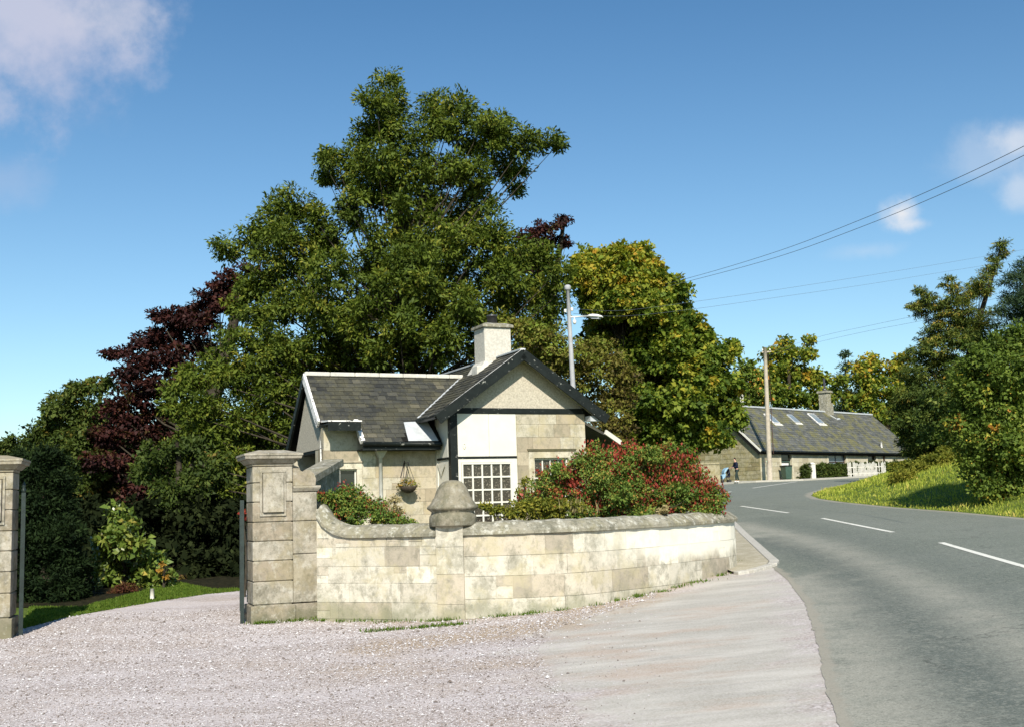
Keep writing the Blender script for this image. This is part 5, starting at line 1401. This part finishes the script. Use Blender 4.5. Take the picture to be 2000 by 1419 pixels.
tag(o, 'undergrowth beyond the lawn and gates with deep shade painted into its leaves', 'woodland'); o['kind'] = 'stuff'

# -- right of the lodge
MAPLE = [(1150, 510, 28), (1185, 502, 28), (1220, 502, 30), (1255, 505, 30), (1280, 520, 22), (1135, 535, 28), (1170, 540, 40), (1225, 540, 42), (1275, 550, 34), (1310, 560, 26), (1330, 572, 16), (1160, 590, 40), (1215, 595, 46), (1275, 600, 44), (1320, 610, 34), (1345, 625, 24), (1180, 640, 40), (1240, 650, 48), (1300, 655, 46), (1350, 660, 36), (1380, 665, 26), (1270, 700, 46), (1330, 705, 46), (1380, 705, 38), (1415, 690, 22), (1432, 680, 12), (1235, 720, 40), (1300, 750, 46), (1360, 755, 46), (1410, 745, 32), (1435, 760, 16), (1270, 790, 44), (1330, 800, 46), (1390, 800, 40), (1430, 800, 22), (1440, 820, 14), (1250, 835, 40), (1300, 845, 44), (1360, 850, 42), (1400, 850, 30), (1325, 880, 34), (1270, 880, 36), (1220, 870, 36), (1240, 770, 40)]
def maple_tint(x, y):
    return .60 if y < 560 else (.48 if y < 660 and x < 1300 else (.36 if y < 780 else .30))
tree('maple_tree', 'yellow-topped autumn maple right of the lamp post', 'tree', 42, MAPLE, .34, 3.3, 60, .16, .75, 'leaf_maple', 1270, 21, (1.1, -.5), .35, zspread=.7, up=.7, tint=maple_tint, tvar=.15)
HAW = [(1010, 640, 26), (1045, 655, 30), (1085, 670, 32), (1020, 680, 30), (1060, 700, 34), (1110, 690, 34), (1150, 680, 32), (1190, 690, 30), (1100, 720, 36), (1150, 725, 38), (1200, 720, 34), (1225, 735, 24), (1140, 765, 36), (1190, 770, 36), (1225, 780, 26), (1180, 810, 34), (1215, 825, 30), (1170, 850, 34), (1220, 860, 28), (1190, 880, 30), (980, 660, 20)]
tree('hawthorn_tree', 'russet and olive hawthorn close behind the lodge gable', 'tree', 34.5, HAW, .26, 3.6, 44, .10, .6, 'leaf_hawthorn', 1120, 22, (.9,), .16, zspread=.7, up=.5, tint=lambda x, y: 0.74 if y < 700 else (.58 if x < 1170 else .34), tvar=.18)
# distant trees behind the cottage
F1 = [(1455, 715, 18), (1475, 735, 24), (1450, 750, 24), (1485, 765, 26), (1460, 785, 28)]
F2 = [(1535, 665, 12), (1520, 690, 18), (1545, 695, 24), (1578, 665, 8), (1575, 690, 16), (1515, 725, 26), (1555, 730, 32), (1590, 735, 24), (1500, 760, 28), (1540, 770, 34), (1590, 775, 30), (1615, 740, 12), (1498, 690, 8)]
F3 = [(1650, 690, 6), (1652, 715, 12), (1650, 745, 18), (1655, 780, 22), (1640, 800, 20)]
F4 = [(1640, 745, 14), (1675, 715, 16), (1700, 705, 16), (1720, 715, 16), (1690, 740, 24), (1730, 740, 20), (1750, 720, 18), (1765, 700, 14), (1710, 770, 28), (1750, 770, 26), (1670, 775, 24), (1630, 770, 16), (1740, 810, 30), (1700, 800, 26), (1770, 750, 24)]
tree('broadleaf_tree', 'olive tree between the yellow maple and the telegraph pole', 'tree', 105, F1, .75, 3.4, 40, .34, .7, 'leaf_hazel', 1465, 31, (.9,), .3, tint=lambda x, y: .62)
tree('broadleaf_tree', 'autumn-tinted pointed tree behind the telegraph pole', 'tree', 108, F2, .75, 3.4, 44, .34, .7, 'leaf_maple', 1548, 32, (.9,), .35, tint=lambda x, y: .5 if y < 745 else .36, tvar=.2)
tree('spruce_tree', 'slim bluish spruce behind the cottage chimney', 'tree', 112, F3, .7, 4, 40, .34, .3, 'leaf_blue', 1652, 33, (.8,), .25, star=1.2)
tree('broadleaf_tree', 'orange-topped tree right of the cottage chimney', 'tree', 104, F4, .75, 3.4, 44, .34, .7, 'leaf_maple', 1700, 34, (.9,), .35, tint=lambda x, y: .74 if y < 735 else .38, tvar=.2)
r = np.random.default_rng(45); cl = []
for px in range(1180, 2300, 26):
    for h in (.8, 2.6, 4.6):
        p = P(px + r.normal() * 10, 900, 122 + r.normal() * 3); p.z = float(zfull(p.x, p.y)) + h + r.normal() * .5
        cl.append((p.x, p.y, p.z, 1.7, .45 + .12 * r.normal()))
o = foliage('woodland', r, tufts(r, cl, .8, 2.4, (.9,), .9), 36, .36, .65, M['leaf_hazel'], None)
tag(o, 'distant wood behind the stone cottage and the road bend', 'woodland'); o['kind'] = 'stuff'
# larches and pine on the right
LARCH = [(1958, 478, 9), (1952, 495, 12), (1940, 512, 12), (1932, 528, 14), (1918, 545, 15), (1908, 562, 20), (1890, 575, 20), (1925, 570, 10), (1855, 548, 9), (1858, 565, 14), (1855, 590, 18), (1798, 568, 12), (1805, 590, 14), (1820, 590, 16), (1785, 598, 12), (1800, 610, 14), (1830, 600, 16), (1880, 605, 28), (1850, 630, 28), (1895, 635, 28), (1925, 625, 22), (1825, 660, 28), (1865, 670, 36), (1910, 670, 34), (1800, 690, 26), (1835, 705, 34), (1880, 715, 40), (1785, 730, 28), (1825, 750, 36), (1870, 765, 40), (1780, 775, 32), (1820, 800, 38), (1860, 815, 36), (1780, 820, 32), (1810, 850, 34), (1850, 860, 30), (1790, 870, 22), (1765, 860, 14), (1900, 790, 40), (1790, 880, 20), (1775, 845, 20), (1810, 885, 24), (1840, 890, 24), (1760, 800, 22)]
tree('larch_tree', 'ragged dark larch with a leaning bare-sided top', 'tree', 62, LARCH, .42, 3.6, 54, .20, .22, 'leaf_conifer', 1850, 41, (1.0, -.6), .32, star=1.3, droop=.35, up=.3, flat=.75, squash=.5, zspread=.8, top=P(1957, 480, 62), tint=lambda x, y: .62 if y < 640 else .45)
PINE = [(2000, 520, 22), (1985, 545, 22), (2020, 550, 30), (1975, 580, 18), (2005, 585, 30), (1960, 605, 14), (1985, 615, 24), (2030, 620, 36), (1950, 632, 10), (2000, 645, 28)]
tree('pine_tree', 'blue-green pine at the far right above the hazel', 'tree', 58, PINE, .40, 4, 48, .20, .2, 'leaf_blue', 2020, 42, (.9,), .3, star=1.3, flat=.7, zspread=.6)
HAZEL = [(1985, 665, 36), (1945, 690, 36), (1905, 705, 28), (2020, 700, 50), (1970, 720, 44), (1925, 740, 44), (1890, 760, 34), (2010, 760, 54), (1960, 780, 54), (1905, 800, 44), (1880, 830, 30), (2010, 830, 54), (1950, 840, 54), (1900, 860, 36), (1995, 890, 54), (1940, 900, 46), (1895, 900, 22), (1960, 950, 40), (2010, 950, 50), (1925, 945, 24), (1985, 985, 28), (1945, 980, 20)]
tree('hazel_tree', 'big bushy hazel with yellowing leaves on the grass bank', 'tree', 30.5, HAZEL, .28, 3.8, 46, .10, .65, 'leaf_hazel', 1970, 43, (.9, -.4), .12, zspread=.6, up=.5, tint=lambda x, y: .42 if y < 760 else .5, tvar=.15)

# scrub along the crest of the bank
r = np.random.default_rng(51); cl = []
for px in range(1745, 1925, 13):
    p = P(px + r.normal() * 3, 890, 42 + r.normal() * 1.2); g_ = float(zfull(p.x, p.y)); rr = r.uniform(.14, .26)
    cl.append((p.x, p.y, g_ + rr * .6, rr, .6)); cl.append((p.x + r.normal() * .3, p.y + 1, g_ + rr * 1.2, rr, .5))
root = thing('bank_scrub', (cl[0][0], cl[0][1], cl[0][2] - .4), 'low green scrub along the crest of the grass bank', 'shrub')
foliage('foliage', r, tufts(r, cl, .2, 4, (.8,), .7), 44, .12, .35, M['leaf_lime'], root, star=1.2)
# dark thicket between the larch and the bank
cl = []
for px in range(1815, 2080, 22):
    for h in (.4, 1.2, 2.1, 3.0):
        p = P(px + r.normal() * 8, 880, 60 + r.normal() * 2); p.z = float(zfull(p.x, p.y)) + h
        cl.append((p.x, p.y, p.z, .8, .3))
o = foliage('thicket', r, tufts(r, cl, .42, 3.2, (.9,), .9), 40, .2, .5, M['leaf_conifer'], None)
tag(o, 'dark thicket below the larch behind the grass bank', 'thicket'); o['kind'] = 'stuff'

# cottage hedge
r = np.random.default_rng(52); cl = []
for px in [1572] + list(range(1600, 1806, 9)):
    u_, zt_ = uv(CF, px, 906, -1.5); g_ = CF(u_, -1.5, 0); zg = float(zbase(g_.x, g_.y))
    for h in (.2, .55, .85): cl.append((g_.x, g_.y, zg + h, .36, .4))
root = thing('cottage_hedge', (cl[0][0], cl[0][1], cl[0][2] - .4), 'trimmed dark green hedge along the cottage front', 'hedge')
foliage('foliage', r, tufts(r, cl, .22, 5, (.6,), .9), 36, .14, .5, M['leaf_green'], root)
m = MB()
for c in cl[::3]: m.tube([Vector((c[0], c[1], c[2] - .5)), Vector((c[0], c[1], c[2] + .5))], .03, 5)
m.build('stem', M['bark'], root)

# -- garden behind the front wall
def bush(name, label, cat, D, px_clumps, seed, mat, rs, cover, per, leaf, width, base_px, blossom=None, **k):
    root = tree(name, label, cat, D, px_clumps, rs, cover, per, leaf, width, mat, base_px, seed, (.7, -.35), .03, crown='foliage', ground=zbase, **k)
    if blossom:
        cnt, bl, bmat, where = blossom
        r = np.random.default_rng(seed + 100); pos = []
        cl = [(P(c[0], c[1], D + (c[3] if len(c) > 3 else 0)), c[2] * D / FPX) for c in px_clumps]
        wts = np.array([where(c[0], c[1]) * c[2] ** 2 for c in px_clumps], float); wts /= wts.sum()
        for j in r.choice(len(cl), cnt, p=wts):
            d = unit(r, 1)[0]; d[1] = -abs(d[1]) * .9 if r.random() < .75 else d[1]; d[2] = d[2] * .8 + .15
            c0 = np.array(cl[j][0]) + d * cl[j][1] * r.uniform(.8, 1.22)
            for _ in range(5): pos.append(c0 + r.normal(size=3) * [.035, .035, .05])
        pos = np.array(pos); n_ = len(pos)
        ax = r.normal(size=(n_, 3)) * .35 + [0, 0, -1]; L = bl * r.uniform(.7, 1.3, n_)
        o = leaf_mesh('blossoms', pos, ax, r.normal(size=(n_, 3)) + [0, -.6, .2], L, L * .6, r.uniform(0, 1, n_), M[bmat], root)
        o['kind'] = 'stuff'
    return root
FU = [(1165, 885, 20), (1140, 905, 24), (1190, 890, 24), (1235, 885, 22), (1275, 890, 24), (1310, 888, 20), (1340, 900, 22), (1095, 920, 20), (1065, 930, 18), (1120, 935, 28), (1170, 925, 32), (1220, 925, 34), (1275, 925, 34), (1325, 930, 30), (1365, 930, 22), (1385, 950, 20), (1400, 970, 18), (1395, 990, 18), (1060, 960, 24), (1100, 965, 28), (1150, 965, 34), (1205, 965, 34), (1260, 968, 34), (1315, 968, 34), (1360, 968, 28), (1035, 980, 18), (1075, 992, 22), (1130, 1000, 26), (1190, 1002, 28), (1250, 1002, 28), (1310, 1002, 28), (1365, 1000, 24)]
bush('fuchsia_bush', 'wide red-flowered fuchsia spilling over the end of the garden wall', 'shrub', 18.4, FU, 61, 'leaf_fuchsia', .12, 3.8, 42, .042, .6, 1220,
     (900, .052, 'petal_red', lambda x, y: 1.3 if y < 900 else (1.2 if y < 960 else (1.3 if x > 1340 else .9))), up=.6, zspread=.5, bark='bark', tvar=.22, tint=lambda x, y: .54)
FS = [(640, 972, 14), (665, 965, 18), (690, 962, 18), (650, 990, 18), (680, 985, 22), (710, 978, 20), (735, 990, 20), (700, 1005, 22), (740, 1010, 20), (765, 1012, 16), (790, 1018, 11), (805, 1021, 7), (665, 1005, 16), (625, 970, 8)]
bush('fuchsia_bush', 'small drooping fuchsia in the dip of the garden wall', 'shrub', 17.3, FS, 62, 'leaf_fuchsia', .10, 4.0, 40, .036, .6, 690,
     (110, .042, 'petal_red', lambda x, y: 1), up=.6, zspread=.4, tvar=.24)
bush('garden_plant', 'lone red flower spike by the lodge corner', 'plant', 20.5, [(650, 932, 5), (650, 942, 5), (650, 955, 6)], 63, 'petal_red', .04, 4, 14, .05, .5, 650)
bush('garden_plant', 'pale cream flowering plant beside the lodge drainpipe', 'plant', 20.5, [(752, 985, 10), (770, 975, 10), (775, 995, 12), (760, 1005, 12)], 64, 'straw', .07, 3, 16, .04, .6, 765)
LP = [(950, 990, 10), (970, 997, 12), (995, 1000, 12), (1020, 990, 14), (1045, 985, 16), (1070, 985, 16), (1100, 985, 14), (1130, 990, 14), (1010, 1005, 12), (1050, 1003, 14), (1090, 1003, 14)]
bush('garden_plant', 'low yellow-green leafy plants in front of the white window', 'plant', 16.9, LP, 65, 'leaf_lime', .09, 4, 34, .045, .5, 1040, up=.6, tvar=.25)
bush('garden_plant', 'small yellow flowers on the coping beside the red fuchsia', 'plant', 17.0, [(1288, 996, 6), (1300, 993, 6)], 66, 'straw', .05, 4, 20, .04, .8, 1294)
bush('climbing_rose', 'thin straggling green plant against the stone by the lodge window', 'plant', 24.5, [(1025, 940, 12), (1020, 965, 14), (1010, 985, 14), (1035, 985, 14)], 67, 'leaf_lime', .1, 2, 16, .06, .6, 1022)
r = np.random.default_rng(70)
tcx = np.array([[*(Vector(basket_c) + Vector((a, -.02, .03 + b)))] for a, b in [(-.12, .02), (0, .06), (.1, .03), (-.2, -.02), (.18, -.02), (-.05, .12)]])
foliage('foliage', r, (tcx, np.full(6, .12), np.full(6, .4), unit(r, 6)), 40, .05, .5, M['leaf_lime'], basket_root)
tcy = np.array([[*(Vector(basket_c) + Vector((a, -.08, .03 + b)))] for a, b in [(-.2, .0), (-.1, .06), (.08, .05)]])
o = foliage('blossoms', r, (tcy, np.full(3, .09), np.full(3, .5), unit(r, 3)), 26, .045, .7, M['petal_orange'], basket_root); o['kind'] = 'stuff'
# dry stalks behind the coping
m_n = 26; pos, ax, LL = [], [], []
r = np.random.default_rng(71)
for k in range(m_n):
    q = P(r.uniform(1090, 1170), 995, 16.8); h = r.uniform(.12, .3); pos.append([q.x, q.y, q.z - .05 + h / 2]); ax.append([r.normal() * .12, r.normal() * .12, 1]); LL.append(h)
o = leaf_mesh('dry_stalks', np.array(pos), np.array(ax), r.normal(size=(m_n, 3)), np.array(LL), np.full(m_n, .012), r.random(m_n), M['straw']); tag(o, 'pale dry stalks rising behind the wall coping', 'plant'); o['kind'] = 'stuff'

# -- grass and weeds
def blades(name, r, xs, ys, h, w, mat, fn, label, tint):
    n_ = len(xs); z = fn(xs, ys); L = h * r.uniform(.5, 1.3, n_)
    ax = r.normal(size=(n_, 3)) * .35 + [0, 0, 1]; ax /= np.linalg.norm(ax, axis=1, keepdims=True)
    pos = np.stack([xs, ys, z], -1) + ax * (L * .48)[:, None]
    o = leaf_mesh(name, pos, ax, r.normal(size=(n_, 3)) * [1, 1, .2], L, w * r.uniform(.7, 1.3, n_), tint, M[mat])
    tag(o, label, 'grass'); o['kind'] = 'stuff'; return o
r = np.random.default_rng(81)
n_ = 360000
xs = r.uniform(6, 40, n_); ys = r.uniform(14, 74, n_)
keep = (poly_sd(xs, ys, bank_poly) > .05) & (xs < ys * .56 + 1) & (r.random(n_) < np.clip(30 / ys, .25, 1.0))
xs, ys = xs[keep], ys[keep]
patch = np.sin(xs * 1.3 + np.sin(ys * .9) * 1.5) * np.sin(ys * .8 + xs * .4)
sdb = poly_sd(xs, ys, bank_poly)
blades('grass', r, xs, ys, .115 * r.uniform(.5, 1.5, len(xs)) + .05 * np.clip(patch, -.4, 1) + np.where(sdb < 2, -.03, 0), .014 * np.clip(ys / 22, 1, 3), 'grass_blade', zfull, 'sunlit rough grass covering the roadside bank', np.clip(.5 + patch * .14 + r.normal(size=len(xs)) * .17 + np.where(sdb < .7, .15, 0) - .05, 0, 1))
lawn = np.array(xy((46, 1227), (120, 1207), (190, 1194), (300, 1175), (400, 1160), (470, 1153), (470, 1149.5), (420, 1150.5), (388, 1146), (350, 1138), (310, 1147), (270, 1157), (205, 1174), (160, 1186), (60, 1186)))
n_ = 60000
xs = r.uniform(lawn[:, 0].min(), lawn[:, 0].max(), n_); ys = r.uniform(lawn[:, 1].min(), lawn[:, 1].max(), n_)
keep = poly_sd(xs, ys, lawn) > -.02; xs, ys = xs[keep], ys[keep]
blades('grass', r, xs, ys, .05, .016, 'lawn_blade', zbase, 'short mown lawn beyond the open gates', r.uniform(.2, .9, len(xs)))
xs, ys = [], []
for k in range(70):
    s = r.uniform(0, 5.5) if k % 3 else r.uniform(5.5, 9.5); p = along(s) + anorm(s) * (.05 + abs(r.normal()) * .07)
    if r.random() < .35: p = Vector((pier_fr(r.uniform(0, .95), -.07 - abs(r.normal()) * .05, 0)))
    q = int(r.uniform(6, 40)); sp = r.uniform(.02, .08)
    xs += list(p.x + r.normal(size=q) * sp * 1.6); ys += list(p.y + r.normal(size=q) * sp * .6)
for k in range(60):
    t = r.random(); p = G(720 + 190 * t, 1234 - 15 * t); q = int(r.uniform(3, 14))
    xs += list(p.x + r.normal(size=q) * .07); ys += list(p.y + r.normal(size=q) * .04)
xs, ys = np.array(xs), np.array(ys)
blades('weeds', r, xs, ys, .06, .012, 'lawn_blade', zbase, 'tufts of grass at the foot of the wall and in the gravel', r.uniform(.1, .8, len(xs)))

# loose stones lying on the gravel
r = np.random.default_rng(91); n_ = 90000
ys = 7.2 + 11 * r.random(n_) ** 1.5; xs = ys * r.uniform(-.50, .12, n_)
sdp = poly_sd(xs, ys, apron_poly); gpoly = np.array(drive)
keep = (poly_sd(xs, ys, gpoly) > .05) & ((sdp < -.1) | (r.random(n_) < .05)); xs, ys = xs[keep], ys[keep]; n_ = len(xs)
sz = .0048 * (1 + r.exponential(.4, n_)) * np.clip(ys / 10, .9, 1.5)
oc = np.array([[1, 0, 0], [0, 1, 0], [-1, 0, 0], [0, -1, 0], [0, 0, .8], [0, 0, -.8]])
th = r.uniform(0, 6.28, n_); cs_, sn_ = np.cos(th), np.sin(th); el_ = r.uniform(.6, 1.5, n_)
o3 = np.broadcast_to(oc, (n_, 6, 3)) * r.uniform(.7, 1.25, (n_, 6, 1)) * sz[:, None, None]
o3 = np.stack([(o3[..., 0] * cs_[:, None] - o3[..., 1] * sn_[:, None]) * el_[:, None], o3[..., 0] * sn_[:, None] + o3[..., 1] * cs_[:, None], o3[..., 2]], -1)
o3 += np.stack([xs, ys, zbase(xs, ys) + .006 + sz * .35], -1)[:, None, :]
fi = np.array([[0, 1, 4], [1, 2, 4], [2, 3, 4], [3, 0, 4]])
me = bpy.data.meshes.new('loose_stones'); me.vertices.add(n_ * 6); me.vertices.foreach_set('co', o3.astype(np.float32).ravel())
fv = (fi[None] + (np.arange(n_) * 6)[:, None, None]).reshape(-1).astype(np.int32)
me.loops.add(len(fv)); me.loops.foreach_set('vertex_index', fv); me.polygons.add(n_ * 4); me.polygons.foreach_set('loop_start', np.arange(0, len(fv), 3, dtype=np.int32)); me.update(calc_edges=True)
at = me.attributes.new('tint', 'FLOAT', 'POINT'); at.data.foreach_set('value', np.repeat(r.random(n_), 6).astype(np.float32))
n = NT('pebble'); me.materials.append(n.done(n.ramp(n.attr('tint'), [(0, (.14, .11, .09)), (.25, (.33, .285, .265)), (.5, (.45, .41, .41)), (.85, (.55, .52, .525)), (1, (.64, .62, .62))]), .9, None, .2)); me.validate()
o = bpy.data.objects.new('loose_stones', me); COL.objects.link(o); tag(o, 'loose pinkish-grey stones scattered over the gravel drive', 'gravel'); o['kind'] = 'stuff'

# ------------------------------------------------------------------ person with a pushchair by the cottage gable
def skin_mesh(name, joints, bones, mat, parent, sub=1):
    me = bpy.data.meshes.new(name); me.from_pydata([j[:3] for j in joints], bones, []); me.update()
    o = bpy.data.objects.new(name, me); COL.objects.link(o)
    o.modifiers.new('skin', 'SKIN'); me.skin_vertices or None
    for sv, j in zip(me.skin_vertices[0].data, joints): sv.radius = (j[3], j[3] if len(j) < 5 else j[4])
    me.skin_vertices[0].data[0].use_root = True
    s = o.modifiers.new('sub', 'SUBSURF'); s.levels = sub; s.render_levels = sub
    me.materials.append(mat); put(o, parent); return o
def person():
    g_ = G(1443, 943); g_.y += .5; z0 = zat(g_) + .10
    root = thing('person', (g_.x, g_.y, z0), 'person in dark jacket and trousers standing at a pale blue pushchair', 'person')
    # local: facing -x (towards the chair), x forward = -f
    f = Vector((-1, -.25, 0)).normalized(); s = Vector((-f.y, f.x, 0))
    q = lambda a, b, z: tuple(Vector((g_.x, g_.y, z0)) + f * a + s * b + Vector((0, 0, z)))
    J, B = [], []
    def j(a, b, z, r_, r2=None): J.append((*q(a, b, z), r_, r2 or r_)); return len(J) - 1
    pel = j(0, 0, .88, .13, .10); ch = j(.05, 0, 1.25, .15, .11); nk = j(.08, 0, 1.42, .055); hd = j(.11, 0, 1.52, .08); tp = j(.12, 0, 1.62, .075)
    B += [(pel, ch), (ch, nk), (nk, hd), (hd, tp)]
    for sd_ in (-1, 1):
        hip = j(0, .09 * sd_, .80, .085); kn = j(.03 + .1 * sd_, .1 * sd_, .46, .055); an = j(-.02 + .14 * sd_, .1 * sd_, .08, .038); toe = j(.12 + .14 * sd_, .11 * sd_, .03, .03)
        B += [(pel, hip), (hip, kn), (kn, an), (an, toe)]
        sh = j(.06, .17 * sd_, 1.33, .055); el = j(.12, .21 * sd_, 1.08, .042); wr = j(.34, .16 * sd_, .99, .028); pm = j(.41, .15 * sd_, .985, .03)
        B += [(ch, sh), (sh, el), (el, wr), (wr, pm)]
        for k, (db, ln) in enumerate(((-.03, .06), (-.01, .075), (.012, .07), (.03, .055))):
            a_ = j(.45, .15 * sd_ + db, .99, .008); b_ = j(.45 + ln * .5, .15 * sd_ + db, .965, .008); c_ = j(.45 + ln * .3, .15 * sd_ + db, .945, .007)
            B += [(pm, a_), (a_, b_), (b_, c_)]
        th = j(.42, .15 * sd_ - .045 * sd_, .97, .009); th2 = j(.46, .15 * sd_ - .04 * sd_, .945, .008); B += [(pm, th), (th, th2)]
    skin_mesh('body', J, B, M['skin'], root, 1)
    J2, B2 = [], []
    J.clear(); B.clear()
    a = j(0, 0, .85, .165, .13); b = j(.05, 0, 1.24, .185, .14); c = j(.07, 0, 1.38, .085); B += [(a, b), (b, c)]
    for sd_ in (-1, 1):
        sh = j(.06, .18 * sd_, 1.33, .075); el = j(.12, .22 * sd_, 1.08, .06); wr = j(.31, .165 * sd_, 1.0, .045); B += [(b, sh), (sh, el), (el, wr)]
    skin_mesh('jacket', list(J), list(B), M['navy_cloth'], root, 1)
    J.clear(); B.clear()
    a = j(0, 0, .90, .14, .115)
    for sd_ in (-1, 1):
        hip = j(0, .09 * sd_, .80, .10); kn = j(.03 + .1 * sd_, .1 * sd_, .46, .072); an = j(-.02 + .14 * sd_, .1 * sd_, .11, .06); B += [(a, hip), (hip, kn), (kn, an)]
    skin_mesh('trousers', list(J), list(B), M['dark_green_cloth'], root, 1)
    for sd_ in (-1, 1):
        J.clear(); B.clear(); a = j(-.05 + .14 * sd_, .1 * sd_, .05, .052); b = j(.13 + .14 * sd_, .11 * sd_, .04, .045); B.append((a, b)); skin_mesh('shoe', list(J), list(B), M['white_cloth'], root, 1)
    J.clear(); B.clear(); a = j(.06, 0, 1.50, .085); b = j(.10, 0, 1.65, .085); c = j(.15, 0, 1.66, .05); B += [(a, b), (b, c)]
    skin_mesh('hair', list(J), list(B), M['hair'], root, 1)
    # pushchair
    z = lambda a, b, h: Vector(q(a, b, h))
    pc = thing('pushchair', z(.85, 0, 0), 'pale blue and navy pushchair on the far footway', 'pushchair')
    for sd_ in (-1, 1):
        m = MB(); m.tube([z(.42, .2 * sd_, .98), z(.62, .2 * sd_, .75), z(.95, .2 * sd_, .35), z(1.15, .2 * sd_, .1)], .018, 6); m.tube([z(.62, .2 * sd_, .12), z(.8, .2 * sd_, .5), z(.9, .2 * sd_, .8)], .018, 6); m.build('frame', M['dark_metal'], pc)
        for a in (.62, 1.15):
            m = MB(); c_ = z(a, .2 * sd_, .09); m.tube([c_ - s * .025, c_ + s * .025], .09, 12); m.build('wheel', M['dark_metal'], pc)
    m = MB(); m.tube([z(.42, -.2, .98), z(.42, .2, .98)], .016, 6); m.build('handle', M['dark_metal'], pc)
    m = MB(); m.hexa([z(.62, -.19, .33), z(1.05, -.19, .38), z(1.05, .19, .38), z(.62, .19, .33), z(.58, -.19, .45), z(1.05, -.19, .45), z(1.05, .19, .45), z(.58, .19, .45)]); m.hexa([z(.55, -.19, .46), z(.63, -.19, .46), z(.63, .19, .46), z(.55, .19, .46), z(.62, -.19, .92), z(.68, -.19, .92), z(.68, .19, .92), z(.62, .19, .92)]); m.build('seat', M['navy_cloth'], pc, .02)
    m = MB(); n2 = 6; rows = []
    for k in range(n2 + 1):
        t = k / n2 * 1.7; rows.append(m.add([z(.68 + .36 * math.sin(t), b, .62 + .4 * math.cos(t)) for b in (-.23, -.12, .12, .23)]))
    for a, b in zip(rows[:-1], rows[1:]):
        for k in range(3): m.quad(a[k], a[k + 1], b[k + 1], b[k])
    for e in (0, 3): m.quad(*[r_[e] for r_ in rows])
    m.build('hood', M['blue_cloth'], pc)
    m = MB(); m.hexa([z(.95, -.2, .35), z(1.15, -.2, .2), z(1.15, .2, .2), z(.95, .2, .35), z(.9, -.22, .62), z(1.2, -.22, .5), z(1.2, .22, .5), z(.9, .22, .62)]); m.build('apron', M['blue_cloth'], pc, .03)
person()
